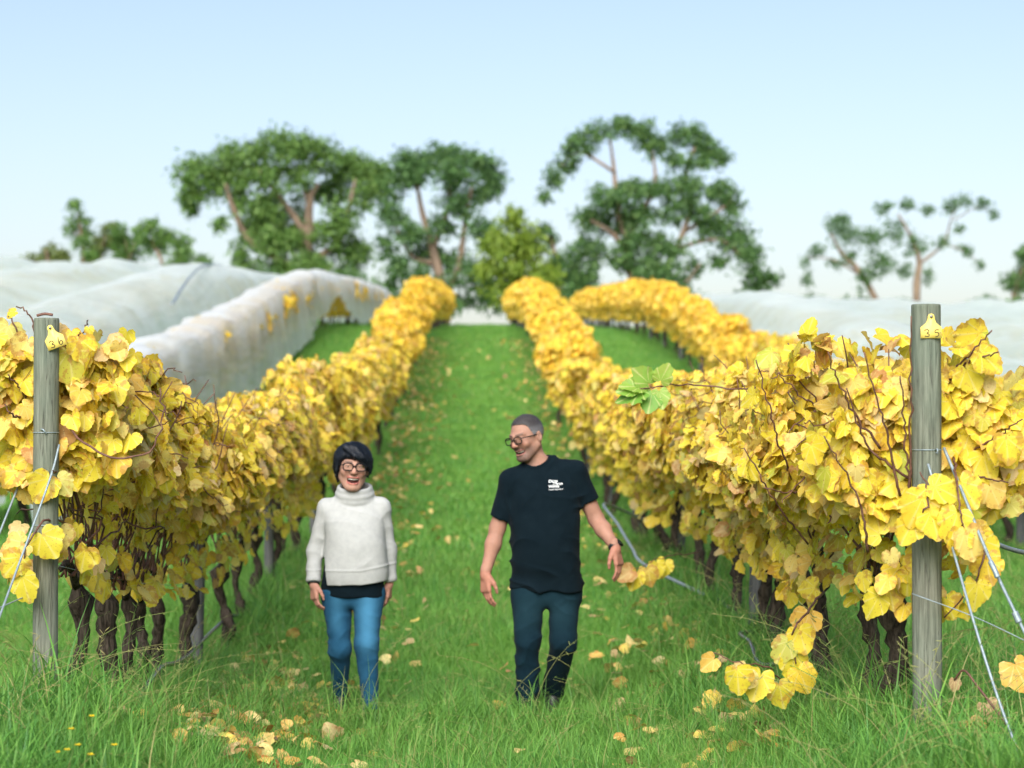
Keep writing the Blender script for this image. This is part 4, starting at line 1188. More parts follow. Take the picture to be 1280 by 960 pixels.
def sd_cone(P, a, b, r1, r2):
    a, b = np.asarray(a, float), np.asarray(b, float); ba = b - a
    t = np.clip(((P - a) @ ba) / (ba @ ba), 0, 1)
    return np.linalg.norm(P - a - t[:, None] * ba, axis=1) - (r1 + (r2 - r1) * t)

def sd_ell(P, c, r, Rm=None):
    q = P - np.asarray(c, float)
    if Rm is not None: q = q @ Rm
    r = np.asarray(r, float)
    k0 = np.linalg.norm(q / r, axis=1); k1 = np.linalg.norm(q / (r * r), axis=1)
    return k0 * (k0 - 1) / (k1 + 1e-9)

def smin(a, b, k):
    h = np.clip(.5 + .5 * (b - a) / k, 0, 1); return b * (1 - h) + a * h - k * h * (1 - h)

def smax(a, b, k): return -smin(-a, -b, k)

def sd_prof(P, prof, p=2.3, z0=None, z1=None, k=.012):
    """stack of superellipses: rows (z, cx, cy, rx, ry)"""
    q = np.array(sorted(prof), float); z = P[:, 2]
    zz = np.linspace(q[0, 0], q[-1, 0], 120)
    tab = [hermite_table(np.stack([q[:, 0], q[:, j]], 1), zz) for j in range(1, 5)]
    cx, cy, rx, ry = [np.interp(z, zz, t) for t in tab]
    u = np.abs((P[:, 0] - cx) / rx); v = np.abs((P[:, 1] - cy) / ry)
    d = ((u ** p + v ** p) ** (1 / p) - 1) * np.minimum(rx, ry)
    return smax(d, np.maximum(q[0, 0] - z, z - q[-1, 0]), k)

def sdf_mesh(f, lo, hi, h):
    B = 4
    lo = np.asarray(lo, float); n = np.ceil((np.asarray(hi) - lo) / (h * B)).astype(int)
    ax = [lo[i] + (np.arange(n[i]) + .5) * B * h - h * .5 for i in range(3)]
    G = np.stack(np.meshgrid(*ax, indexing='ij'), -1)
    def ev(P):
        P = P.reshape(-1, 3); o = np.empty(len(P))
        for s in range(0, len(P), 400000): o[s:s + 400000] = f(P[s:s + 400000])
        return o
    C = ev(G).reshape(n)
    act = np.abs(C) < B * h * 1.9
    D = np.repeat(np.repeat(np.repeat(C, B, 0), B, 1), B, 2)
    bi = np.argwhere(act)
    off = np.stack(np.meshgrid(*[np.arange(B)] * 3, indexing='ij'), -1).reshape(-1, 3)
    ii = (bi[:, None] * B + off[None]).reshape(-1, 3)
    D[ii[:, 0], ii[:, 1], ii[:, 2]] = ev(lo + ii * h)
    S = D < 0
    N = D.shape
    c = np.zeros(tuple(m - 1 for m in N), np.int8)
    cor = [(i, j, k) for i in (0, 1) for j in (0, 1) for k in (0, 1)]
    for i, j, k in cor: c += S[i:N[0] - 1 + i, j:N[1] - 1 + j, k:N[2] - 1 + k]
    cells = np.argwhere((c > 0) & (c < 8))
    acc = np.zeros((len(cells), 3)); cnt = np.zeros(len(cells))
    for e0 in cor:
        for axis in range(3):
            if e0[axis]: continue
            e1 = list(e0); e1[axis] = 1
            a = D[cells[:, 0] + e0[0], cells[:, 1] + e0[1], cells[:, 2] + e0[2]]
            b = D[cells[:, 0] + e1[0], cells[:, 1] + e1[1], cells[:, 2] + e1[2]]
            m = (a < 0) != (b < 0)
            t = np.where(m, a / np.where(m, a - b, 1), 0)
            p = np.tile(np.array(e0, float), (len(cells), 1)); p[:, axis] += t
            acc += p * m[:, None]; cnt += m
    V = lo + (cells + acc / cnt[:, None]) * h
    idx = np.full(tuple(m - 1 for m in N), -1, np.int64)
    idx[cells[:, 0], cells[:, 1], cells[:, 2]] = np.arange(len(cells))
    Q = []
    for axis in range(3):
        u, v = (axis + 1) % 3, (axis + 2) % 3
        sl0 = [slice(None)] * 3; sl1 = [slice(None)] * 3
        sl0[axis] = slice(0, -1); sl1[axis] = slice(1, None)
        e = np.argwhere(S[tuple(sl0)] != S[tuple(sl1)])
        ok = (e[:, u] > 0) & (e[:, v] > 0) & (e[:, u] < N[u] - 1) & (e[:, v] < N[v] - 1)
        e = e[ok]; inside = S[e[:, 0], e[:, 1], e[:, 2]]
        q = []
        for du, dv in ((-1, -1), (0, -1), (0, 0), (-1, 0)):
            g = e.copy(); g[:, u] += du; g[:, v] += dv
            q.append(idx[g[:, 0], g[:, 1], g[:, 2]])
        q = np.stack(q, 1)
        q = np.where(inside[:, None], q, q[:, ::-1])
        Q.append(q[(q >= 0).all(1)])
    return V, np.concatenate(Q)

def sdf_obj(name, f, lo, hi, h, mat, parent, col=None):
    V, Q = sdf_mesh(f, lo, hi, h)
    at_ = {} if col is None else {'Col': np.concatenate([col(V), np.ones((len(V), 1))], 1)}
    return obj(name, npmesh(name, V, None, at_, quads=Q), mat, parent)

def rot_head(yaw, roll, pitch):
    """head-local to body: yaw>0 turns to image right, roll>0 tips the crown to image left, pitch>0 looks down"""
    m = Matrix.Rotation(R_(-roll), 3, 'Y') @ Matrix.Rotation(R_(yaw), 3, 'Z') @ Matrix.Rotation(R_(pitch), 3, 'X')
    return np.array(m)

def head_sdf(q, open_mouth=.0, smile=1.0, male=True):
    """q in head space (m): face to -y"""
    X = np.abs(q[:, 0]); m = np.stack([X, q[:, 1], q[:, 2]], 1)
    d = sd_ell(m, (0, .014, .038), (.077, .097, .088))
    d = smin(d, sd_ell(m, (0, -.030, -.022), (.064, .066, .082)), .035)
    jw = .060 if male else .055
    d = smin(d, sd_cone(m, (jw, .005, -.045), (.026, -.062, -.092 - open_mouth * .25), .018, .017), .03)
    d = smin(d, sd_ell(m, (0, -.070, -.094 - open_mouth * .25), (.030 if male else .025, .026, .022)), .028)
    d = smin(d, sd_ell(m, (.041, -.070, -.022 + .004 * smile), (.024, .022, .020)), .022)          # cheeks
    d = smin(d, sd_cone(m, (.012, -.090, .034), (.046, -.074, .034), .010, .009), .016)              # brows
    eye = A3(.031, -.084, .013)
    d = smax(d, -sd_ell(m, eye + [0, -.018, 0], (.021, .016, .013)), .012)
    lid = np.maximum(sd_ell(m, eye + [0, .007, 0], (.0175, .0165, .0155)), -(np.abs(m[:, 2] - eye[2] + .001) - (.0018)))
    d = smin(d, lid, .004)
    n_ = sd_cone(m, (0, -.092, .026), (0, -.118, -.018), .0085, .0125)
    n_ = smin(n_, sd_ell(m, (.0115, -.106, -.022), (.0085, .0105, .0085)), .008)
    d = smin(d, n_, .012)
    mz = -.062 - open_mouth * .12
    lw = .031
    curve = mz + .16 * smile * X * X / .031
    # lips and the opening between them
    op = .006 + open_mouth
    lips = np.sqrt((np.maximum(X - lw * .55, 0)) ** 2 + (m[:, 1] + .094 - X * X * 7.5) ** 2 + np.maximum(np.abs(m[:, 2] - curve) - op * .55, 0) ** 2) - .0085
    d = smin(d, lips, .008)
    cav = np.stack([X, m[:, 1] + .098 - X * X * 7.5, (m[:, 2] - curve)], 1)
    hh = op * np.sqrt(np.clip(1 - (X / lw) ** 2, 0.02, 1))
    dc = np.maximum(np.maximum(np.abs(cav[:, 2]) - hh * .62, X - lw), np.abs(cav[:, 1]) - .030)
    d = smax(d, -dc, .003)
    ear = sd_ell(m, (.081, .014, -.002), (.010, .020, .031))
    ear = smax(ear, -sd_ell(m, (.092, .010, .002), (.009, .011, .019)), .005)
    d = smin(d, ear, .008)
    return d

SKIN_M, SKIN_W = A3(.30, .168, .118), A3(.35, .205, .15)

def face_col(q, base, open_mouth, smile, beard):
    X = np.abs(q[:, 0]); n = len(q)
    c = np.tile(base, (n, 1))
    c *= (1 + .10 * vnoise(q * 40, 5) + .06 * vnoise(q * 110, 6))[:, None]
    def blend(w, col): return c * (1 - w[:, None]) + np.asarray(col) * w[:, None]
    red = np.exp(-((X - .042) / .022) ** 2 - ((q[:, 2] + .02) / .022) ** 2) * (q[:, 1] < -.03)
    c = blend(red * .35, base * [1.12, .72, .70])
    c = blend(np.exp(-(X / .016) ** 2 - ((q[:, 2] + .02) / .016) ** 2) * (q[:, 1] < -.1) * .35, base * [1.1, .7, .68])
    mz = -.062 - open_mouth * .12; curve = mz + .16 * smile * X * X / .031
    op = .006 + open_mouth
    dl = np.abs(np.abs(q[:, 2] - curve) - op * .62)
    lip = np.exp(-(dl / .006) ** 2) * (X < .034) * (q[:, 1] < -.075)
    if beard:
        w = sstep(-q[:, 2], .028, .052) * (q[:, 1] < .0) * sstep(-q[:, 1], .0, .05)
        mo = np.exp(-((q[:, 2] + .045) / .011) ** 2) * (X < .034) * (q[:, 1] < -.07)
        gt = np.exp(-((q[:, 2] + .098) / .02) ** 2) * (X < .034) * (q[:, 1] < -.05)
        nz = .75 + .25 * vnoise(q * 350, 8)
        c = blend(np.clip(w * .75 + gt * .5, 0, .95) * nz, (.07, .055, .05))
        c = blend(np.clip(mo * .95, 0, .92) * nz, (.03, .022, .02))
    c = blend(lip * (.55 if beard else .75), (.36, .13, .11) if beard else (.45, .12, .11))
    cav = (np.abs(q[:, 2] - curve) < op * .58) & (X < .030) & (q[:, 1] > -.090 + X * X * 7) & (q[:, 1] < -.05)
    c = blend(cav * .95, (.06, .012, .012))
    brow = np.exp(-((q[:, 2] - .036 - .10 * (X - .03)) / .0055) ** 2) * (X > .012) * (X < .052) * (q[:, 1] < -.06)
    c = blend(brow * .8, (.06, .045, .04))
    return np.clip(c, 0, 1)

def hand_sdf(P, wrist, fdir, palm, s=1.0, curl=.5, spread=.1, thumb_side=1):
    """five fingers; palm = direction the palm faces; returns (distance)"""
    f = nrm(fdir); n = nrm(np.asarray(palm, float) - f * (np.asarray(palm, float) @ f)); t = np.cross(f, n) * thumb_side
    W = np.asarray(wrist, float)
    L = lambda a, b, c: W + s * (a * f + b * t + c * n)      # along, to the thumb, to the palm
    d = sd_cone(P, L(-.03, 0, 0), L(.015, 0, 0), .024 * s, .025 * s)
    for b0, b1 in ((.026, .030), (.009, .011), (-.009, -.010), (-.024, -.029)):
        d = smin(d, sd_cone(P, L(.012, b0 * .75, 0), L(.088, b1, .002), .0155 * s, .0135 * s), .010 * s)
    fl = [(.030, .043, .026, .020), (.010, .048, .029, .022), (-.011, .044, .027, .021), (-.030, .034, .021, .018)]
    for k, (b, l1, l2, l3) in enumerate(fl):
        a0 = np.array([.088 - (.004 if k == 0 else .010 if k == 3 else 0), b, .002]); ang = curl * (.45 + .12 * k); sp = spread * (b / .03)
        p = a0; r = .0092 if k < 3 else .0080
        prev = L(*p)
        for li, (ln, da) in enumerate(((l1, 0), (l2, curl * .95), (l3, curl * .6))):
            ang += da
            p = p + ln * np.array([math.cos(ang), math.sin(sp) * .6, math.sin(ang)])
            nx = L(*p)
            d = smin(d, sd_cone(P, prev, nx, (r - .0007 * li) * s, (r - .0007 * li - .0008) * s), .004 * s)
            prev = nx
    a = L(.018, .026, .008); b = L(.052, .050, .020); c = L(.080, .056, .030); e = L(.102, .052, .038)
    d = smin(d, sd_cone(P, a, b, .0165 * s, .013 * s), .012 * s)
    d = smin(d, sd_cone(P, b, c, .0115 * s, .0100 * s), .005 * s)
    d = smin(d, sd_cone(P, c, e, .0098 * s, .0078 * s), .004 * s)
    return d

def mat_skin():
    k = NT('skin'); c = k.attr('Col').outputs['Color']
    nz = k.noise(220, 3, k.coord())
    k.set(c, .6, .2); k.bump(nz, .2, .002)
    k.b.inputs['Subsurface Weight'].default_value = .12
    k.b.inputs['Subsurface Radius'].default_value = (.012, .005, .003)
    k.b.inputs['Subsurface Scale'].default_value = .6
    return k.m

def mat_cloth(name, a, b, scale, bump, weave=900, rough=.9, fade=None):
    k = NT(name); co = k.coord()
    nz = k.noise(scale, 5, co); wv = k.noise(weave, 2, co)
    col = k.ramp(nz, [(.3, a), (.7, b)])
    col = k.mix(.35, col, k.mix(wv, a, b))
    if fade is not None:
        col = k.mix(k.attr('fade').outputs['Fac'], col, fade)
    k.set(col, rough, .06)
    k.b.inputs['Sheen Weight'].default_value = .02
    k.bump(wv, bump, .002)
    return k.m

def mat_hair(name, a, b):
    k = NT(name)
    st = k.noise(70, 3, k.coord('Object', (5, 1.2, 1.2)))
    k.set(k.ramp(st, [(.35, a), (.65, b)]), .5, .3); k.bump(st, .6, .004)
    return k.m

def mat_lens():
    k = NT('spectacle_lens')
    g = k.n('ShaderNodeBsdfGlossy'); g.inputs['Roughness'].default_value = .03
    t = k.n('ShaderNodeBsdfTransparent'); fr = k.n('ShaderNodeFresnel'); fr.inputs[0].default_value = 1.45
    m = k.n('ShaderNodeMixShader'); k.l(fr.outputs[0], m.inputs[0]); k.l(t.outputs[0], m.inputs[1]); k.l(g.outputs[0], m.inputs[2]); k.l(m.outputs[0], k.out.inputs[0])
    return k.m

def face_parts(root, H, c, sc, open_mouth, smile, thick, rimcol):
    """eyes, teeth and spectacles, placed with the head transform"""
    hm = np.eye(4); hm[:3, :3] = H * sc; hm[:3, 3] = c
    def put(o): o.matrix_basis = Matrix(hm.tolist()); return o
    for sx in (-1, 1):
        e = A3(sx * .031, -.077, .013); r = .0135
        u = np.linspace(0, math.pi, 13); v = np.arange(16) / 16 * 2 * math.pi
        V = np.array([(e[0] + r * math.sin(a) * math.cos(b), e[1] - r * math.cos(a), e[2] + r * math.sin(a) * math.sin(b)) for a in u for b in v])
        i = (np.arange(12)[:, None] * 16 + np.arange(16)).ravel(); j = (np.arange(12)[:, None] * 16 + (np.arange(16) + 1) % 16).ravel()
        an = np.repeat(u, 16)
        col = np.where((an < .22)[:, None], A3(.01, .01, .01), np.where((an < .50)[:, None], A3(.07, .04, .025), A3(.40, .36, .34)))
        put(obj('eye', npmesh('eye', V, None, {'Col': np.concatenate([col, np.ones((len(V), 1))], 1)}, quads=np.stack([i, j, j + 16, i + 16], 1)), M['eye'], root))
    # upper teeth: a curved band, and tongue-less dark gap below
    mz = -.062 - open_mouth * .12
    X = np.linspace(-.0265, .0265, 19); op = .006 + open_mouth
    cv = mz + .16 * smile * X * X / .031; hh = op * np.sqrt(np.clip(1 - (X / .031) ** 2, .02, 1)) * .60
    y = -.0835 + X * X * 9
    th = np.minimum(hh * 1.5, .0085)
    gap = np.sqrt(np.clip(1 - (X / .030) ** 2, .05, 1))
    V = np.concatenate([np.stack([X, y, cv + hh + .001], 1), np.stack([X, y - .001, cv + hh - th * gap], 1)])
    k = np.arange(18)
    put(obj('teeth', npmesh('teeth', V, None, quads=np.stack([k, k + 1, k + 20, k + 19], 1)), M['teeth'], root))
    g = tag(empty('spectacles'), None); g.parent = root; g.matrix_basis = Matrix(hm.tolist())
    g['label'] = 'dark framed spectacles'
    for sx in (-1, 1):
        a = np.linspace(0, 2 * math.pi, 37)
        ca, sa = np.cos(a), np.sin(a); p = .62
        ox = np.sign(ca) * np.abs(ca) ** p * .0265; oz = np.sign(sa) * np.abs(sa) ** p * .0190
        P = np.stack([sx * .0325 + ox, -.1145 + .10 * (np.abs(sx * .0325 + ox)) ** 2 * 9, .010 + oz - .0015 * (np.abs(ox) / .0265)], 1)
        obj('rim', tmesh('rim', P, thick, 7, False), M[rimcol], g)
        V = np.concatenate([P[:-1], [[sx * .0325, -.1140, .010]]]); n = len(V) - 1; k = np.arange(n)
        obj('lens', npmesh('lens', V, np.stack([k, (k + 1) % n, k * 0 + n], 1)), M['lens'], g)
        tp = spline([(sx * .058, -.108, .018), (sx * .072, -.085, .017), (sx * .079, -.03, .014), (sx * .082, .012, .012), (sx * .081, .028, -.004)], 16)
        obj('temple', tmesh('temple', tp, thick * .95, 6), M[rimcol], g)
    obj('bridge', tmesh('bridge', spline([(-.0075, -.116, .012), (0, -.1205, .015), (.0075, -.116, .012)], 8), thick * .9, 6), M[rimcol], g)
    return hm

def leg_sdf(P, hip, knee, ank, r, k=.03):
    return smin(sd_cone(P, hip, knee, r[0], r[1]), sd_cone(P, knee, ank, r[1], r[2]), k)

def creases(P, amp, f, dirv, seed):
    """folds that run across dirv"""
    w = vnoise(P * 7, seed) * .3
    s = (P @ np.asarray(dirv, float)) * f + w * 4 + vnoise(P * [2.5, 2.5, 1.2], seed + 2) * 3
    m = np.clip(.2 + 1.3 * vnoise(P * [8, 8, 6], seed + 4), 0, 1)
    d2 = np.asarray(dirv, float) * [-1.6, 1, 1]
    s2 = (P @ d2) * f * .8 + vnoise(P * 6, seed + 7) * 2.5
    m2 = np.clip(.1 + 1.3 * vnoise(P * [8, 8, 6] + 5.5, seed + 9), 0, 1)
    return amp * ((np.abs(np.sin(s)) ** .7 - .6) * m + (np.abs(np.sin(s2)) ** .7 - .6) * m2)

def shoe(root, ank, toe, mat, s=1.0):
    ank, toe = np.asarray(ank, float), np.asarray(toe, float)
    v = nrm(toe - ank)
    heel = ank + A3(0, .035, -.045) * s if abs(ank[2] - toe[2]) < .12 else ank + A3(0, .03, -.05)
    def f(P):
        d = sd_cone(P, heel, toe, .040 * s, .036 * s)
        d = smin(d, sd_cone(P, ank + [0, 0, .04], heel, .046 * s, .042 * s), .03)
        d = smin(d, sd_cone(P, ank, (heel + toe) / 2 + [0, 0, .01], .045 * s, .036 * s), .03)
        return d
    lo = np.minimum(np.minimum(ank, toe), heel) - .08; hi = np.maximum(np.maximum(ank, toe), heel) + .12
    return sdf_obj('shoe', f, lo, hi, .006, mat, root)

def strands(root, hairf, V, hc, H, hs, n, length, steps, flow, w, mat, seed, lift=.002, colf=None):
    """fine locks that follow the hair surface: each a tapering ribbon"""
    rs = np.random.RandomState(seed)
    p = V[rs.randint(0, len(V), n)].copy()
    def grad(x):
        e = .003; g = np.stack([hairf(x + np.eye(3)[i] * e) - hairf(x - np.eye(3)[i] * e) for i in range(3)], 1)
        return nrm(g)
    L = length * rs.uniform(.6, 1.2, n); step = L / steps
    jit = rs.normal(0, .25, (n, 3)); pts = [p + grad(p) * lift]; nors = [grad(p)]
    for k in range(steps):
        g = nors[-1]; q = ((pts[-1] - hc) @ H) / hs
        t = flow(q) @ H.T + jit * .6
        t = nrm(t - g * (t * g).sum(1, keepdims=True))
        x = pts[-1] + t * step[:, None]
        d = hairf(x); g = grad(x)
        x = x - g * (np.clip(d - lift * (1 + .4 * k), -.01, .004))[:, None]
        pts.append(x); nors.append(g)
    P = np.stack(pts, 1); G = np.stack(nors, 1); T_ = nrm(np.gradient(P, axis=1)); S = nrm(np.cross(T_, G))
    m = steps + 1; ww = w * np.sin(np.linspace(.5, math.pi - .12, m))[None, :, None]
    VV = np.stack([P + S * ww, P - S * ww], 2).reshape(-1, 3)
    b = (np.arange(n)[:, None] * m * 2 + np.arange(steps)[None] * 2).ravel()
    Q = np.stack([b, b + 1, b + 3, b + 2], 1)
    at_ = {} if colf is None else {'Col': np.concatenate([colf(VV), np.ones((len(VV), 1))], 1)}
    o = obj('hair_locks', npmesh('hair_locks', VV, None, at_, quads=Q), mat, root); o['kind'] = 'stuff'
    return o

PXM = 219.0

def build_man():
    d0 = F / PXM
    base = at(682, 905, d0); zg = float(gz(base[0], base[1]))
    root = tag(empty('person', (base[0], base[1], base[2])), 'person in black t-shirt and dark jeans with a watch, walking and smiling sideways', 'person')
    X = lambda px: (px - 682) / PXM
    Z = lambda py: (905 - py) / PXM
    H = rot_head(-43, 10, 6); hc = A3(-.107, -.015, 1.630); hs = 1.035
    neck0, neck1 = A3(-.045, .03, 1.43), hc + H @ A3(0, .025, -.05)
    shL, shR = A3(-.195, .01, 1.385), A3(.168, .01, 1.435)
    elL, elR = A3(-.275, .03, 1.115), A3(.292, .04, 1.165)
    wrL, wrR = A3(-.345, -.03, .855), A3(.395, -.10, 1.010)
    hipL, hipR = A3(-.098, 0, .88), A3(.105, .01, .88)
    knL, knR = A3(-.104, -.07, .475), A3(.100, -.05, .47)
    anL, anR = A3(-.103, -.03, .10), A3(.048, .20, .185)
    prof = [(.755, .012, 0, .207, .138), (.80, .012, 0, .206, .138), (.90, .006, -.012, .197, .140), (1.05, .0, -.016, .197, .142), (1.2, -.002, -.008, .202, .132), (1.32, -.006, 0, .206, .118), (1.40, -.012, .008, .175, .102), (1.46, -.025, .02, .115, .082), (1.52, -.04, .025, .08, .068)]
    bprof = [(z, cx, cy, rx - (.06 if z < .85 else .02), ry - (.05 if z < .85 else .02)) for z, cx, cy, rx, ry in prof]
    open_m = .009
    def body(P):
        d = head_sdf(((P - hc) @ H) / hs, open_m, 1.0, True) * hs
        d = smin(d, sd_cone(P, neck0, neck1, .060, .057), .025)
        d = smin(d, sd_prof(P, bprof), .05)
        for sh, el, wr, fd, pn, ts in ((shL, elL, wrL, (.03, -.10, -1), (.75, .55, 0), 1), (shR, elR, wrR, (.22, -.12, -1), (-.80, .50, 0), -1)):
            d = smin(d, sd_cone(P, sh, el, .055, .045), .04)
            mid = el + (wr - el) * .35
            arm = smin(sd_cone(P, el, mid, .0445, .043), sd_cone(P, mid, wr, .043, .0285), .03)
            d = smin(d, arm, .02)
            d = smin(d, hand_sdf(P, wr, fd, pn, 1.05, .42, .05, ts), .012)
        for hp, kn, an in ((hipL, knL, anL), (hipR, knR, anR)):
            d = smin(d, leg_sdf(P, hp, kn, an, (.075, .05, .038)), .04)
        return d
    def col(V):
        q = ((V - hc) @ H) / hs
        c = face_col(q, SKIN_M, open_m, 1.0, True)
        far = sstep(V[:, 2], 1.42, 1.50)[:, None]
        lim = SKIN_M * (1 + .10 * vnoise(V * 30, 3) + .06 * vnoise(V * 90, 4))[:, None] * [1.0, .96, .96]
        hand = ((V[:, 2] < wrL[2] + .02) & (V[:, 0] < -.28)) | ((V[:, 2] < wrR[2] + .02) & (V[:, 0] > .34))
        lim = np.where(hand[:, None], lim * [1.04, .90, .88], lim)
        return c * far + lim * (1 - far)
    sdf_obj('body', body, (-.46, -.30, .02), (.55, .36, 1.82), .0042, M['skin'], root, col)
    # t-shirt
    nb = A3(-.058, -.015, 1.535)
    slL, slR = shL + (elL - shL) * .80, shR + (elR - shR) * .62
    def shirt0(P):
        d = sd_prof(P, prof, 2.35)
        d = smin(d, sd_cone(P, (-.06, .02, 1.435), shL + [0, 0, .0], .066, .068), .05)
        d = smin(d, sd_cone(P, (-.01, .02, 1.46), shR, .064, .066), .05)
        for sh, sl, rr in ((shL, slL, .066), (shR, slR, .064)):
            ax = nrm(sl - sh)
            s = sd_cone(P, sh, sl + ax * .1, .066, rr)
            s = smax(s, (P - sl) @ ax, .006)
            d = smin(d, s, .03)
        low = sstep(-P[:, 2], -1.35, -.85)
        d = d + creases(P, .016, 26, (.45, .2, 1), 3) * (.35 + .65 * low) + .006 * vnoise(P * [9, 9, 4], 12) + creases(P, .011, 30, (.8, .1, -.5), 21) * (1 - low) * .8
        d = d + .0025 * np.sin(P[:, 0] * 30 + 2 * vnoise(P * 4, 2)) * sstep(-P[:, 2], -.98, -.76)
        return d
    def cut(P):
        q = (P - nb) @ np.array(Matrix.Rotation(R_(-14), 3, 'Y') @ Matrix.Rotation(R_(24), 3, 'X'))
        return sd_ell(q, (0, 0, 0), (.082, .085, .085))
    def shirt(P):
        d0_ = shirt0(P); c = cut(P)
        d = smax(d0_, -c, .004)
        return np.minimum(d, smax(np.abs(c) - .008, np.abs(d0_ + .001) - .0055, .003))
    t = sdf_obj('tshirt', shirt, (-.42, -.24, .70), (.40, .24, 1.60), .0046, M['tee'], root)
    t['label'] = 'black short sleeved t-shirt with white chest lettering'
    # chest print
    def on_shirt(x, z):
        y = np.full(len(x), -.30)
        for _ in range(60):
            dd = shirt(np.stack([x, y, z], 1)); y = y + np.clip(dd, -.01, .05) * .8
        return y
    for txt, x0, z0, sz in (('Dirty', X(685), Z(602.2), .0225), ('Three', X(690.5), Z(605.4), .0225), ('Wines', X(685), Z(608.6), .0225), ('South Gippsland', X(685.4), Z(611.6), .0098)):
        cu = bpy.data.curves.new('print', 'FONT'); cu.body = txt; cu.size = sz * 1.0; cu.offset = .0002 if sz > .015 else .0; cu.resolution_u = 2
        cu.space_character = .98
        o = bpy.data.objects.new('tmp', cu); COL.objects.link(o)
        me = bpy.data.meshes.new_from_object(o.evaluated_get(bpy.context.evaluated_depsgraph_get()))
        bpy.data.objects.remove(o)
        co = np.zeros(len(me.vertices) * 3, np.float32); me.vertices.foreach_get('co', co); co = co.reshape(-1, 3)
        wd = np.ptp(co[:, 0]); want = {'Dirty': 11.4, 'Three': 12.2, 'Wines': 13.4}.get(txt, 17.5) / PXM
        x = x0 + co[:, 0] * want / wd; z = z0 - .004 + co[:, 1] + (x - x0) * .06
        y = on_shirt(x, z) - .0022
        me.vertices.foreach_set('co', np.stack([x, y, z], 1).astype(np.float32).ravel()); me.update()
        me.name = 'print'
        obj('print', me, M['print'], t)
    # jeans
    def jeans(P):
        d = sd_prof(P, [(.66, .005, .005, .17, .10), (.74, .008, .005, .193, .116), (.79, .009, .005, .184, .106), (.86, .01, .005, .172, .10), (.90, .01, .005, .165, .10)], 2.4, k=.05)
        l = leg_sdf(P, hipL - [.0, 0, .10], knL, anL + [0, .0, -.03], (.098, .074, .066))
        r = leg_sdf(P, hipR - [.0, 0, .10], knR, anR + [0, .01, -.02], (.098, .076, .062))
        d = smin(d, np.minimum(l, r), .035)
        z = P[:, 2]
        kn = np.exp(-((z - .42) / .13) ** 2) + .8 * np.exp(-((z - .15) / .10) ** 2) + .5 * np.exp(-((z - .70) / .07) ** 2)
        return d + creases(P, .020, 34, (.45, .25, 1), 31) * kn + .004 * vnoise(P * 11, 33)
    V, Q = sdf_mesh(jeans, (-.26, -.24, .04), (.27, .32, .96), .0048)
    fade = np.clip(np.exp(-((V[:, 2] - .66) / .12) ** 2) * sstep(-V[:, 1], .03, .10) * .5 + .1 * vnoise(V * 14, 2), 0, 1)
    obj('jeans', npmesh('jeans', V, None, {'fade': fade}, quads=Q), M['denim_dark'], root)
    shoe(root, anL + [0, 0, -.02], (-.112, -.20, .035), M['boot'], 1.05)
    shoe(root, anR, (.042, .13, .05), M['boot'], 1.05)
    # hair: close cropped, grey at the sides
    def hair(P):
        q = ((P - hc) @ H) / hs
        d = sd_ell(q, (0, .016, .040), (.0805, .1008, .0915))
        zmin = np.interp(q[:, 1], [-.10, -.075, -.055, -.035, -.02, .0, .03, .06, .11], [.112, .102, .080, .050, .008, .016, -.005, -.045, -.065])
        zmin = zmin + .014 * np.exp(-((np.abs(q[:, 0]) - .048) / .018) ** 2) * (q[:, 1] < -.02)
        fr = .010 * vnoise(q * [50, 50, 20], 4)
        d = smax(d, (zmin - q[:, 2]) * .75 + fr * .5, .006)
        d = smax(d, -sd_ell(np.stack([np.abs(q[:, 0]), q[:, 1], q[:, 2]], 1), (.085, .010, -.004), (.02, .022, .034)), .004)
        return (d + .0012 * vnoise(q * [190, 190, 90], 9) + .0008 * vnoise(q * 320, 10)) * hs
    def hcol(V):
        q = ((V - hc) @ H) / hs
        g = np.clip(sstep(-q[:, 2], -.085, -.02) * .8 + .25 * vnoise(V * 260, 3), 0, 1)[:, None]
        return A3(.040, .036, .035) * (1 - g) + A3(.20, .205, .215) * g
    hr = sdf_obj('hair', hair, hc - .17, hc + .17, .0036, M['hair_short'], root, hcol)
    HV = np.zeros(len(hr.data.vertices) * 3); hr.data.vertices.foreach_get('co', HV)
    strands(hr, hair, HV.reshape(-1, 3), hc, H, hs, 3500, .016, 3, lambda q: np.stack([q[:, 0] * 3, .3 + 0 * q[:, 0], -q[:, 2] * 2 - .1], 1), .0006, M['hair_short'], 5, .0025, hcol)
    face_parts(root, H, hc, hs, open_m, 1.0, .0030, 'frame')
    # watch on the image-right wrist
    ax = nrm(wrR - elR); w0 = wrR - ax * .012
    a = np.linspace(0, 2 * math.pi, 33); u = nrm(np.cross(ax, [0, 1, 0])); v = np.cross(ax, u)
    W = tag(empty('wristwatch'), None); W.parent = root; W['label'] = 'black square wristwatch'
    ring = [w0 + np.outer(np.cos(a), u) * .034 + np.outer(np.sin(a), v) * .031 + ax * s for s in (-.011, .011)]
    ring += [w0 + np.outer(np.cos(a), u) * .0365 + np.outer(np.sin(a), v) * .0335 + ax * s for s in (.011, -.011)]
    V = np.concatenate([r[:-1] for r in ring]); n = 32; k = np.arange(n); k2 = (k + 1) % n
    obj('strap', npmesh('strap', V, None, quads=np.concatenate([np.stack([k + i * n, k2 + i * n, k2 + ((i + 1) % 4) * n, k + ((i + 1) % 4) * n], 1) for i in range(4)])), M['rubber'], W)
    fc = w0 + u * -.036 * np.sign(u[0]) * -1 + A3(0, -.012, 0)
    nface = nrm(fc - w0); e1 = ax; e2 = np.cross(nface, e1)
    bx = [fc + s1 * .019 * e1 + s2 * .017 * e2 + s3 * .006 * nface for s3 in (-1, 1) for s1, s2 in ((-1, -1), (1, -1), (1, 1), (-1, 1))]
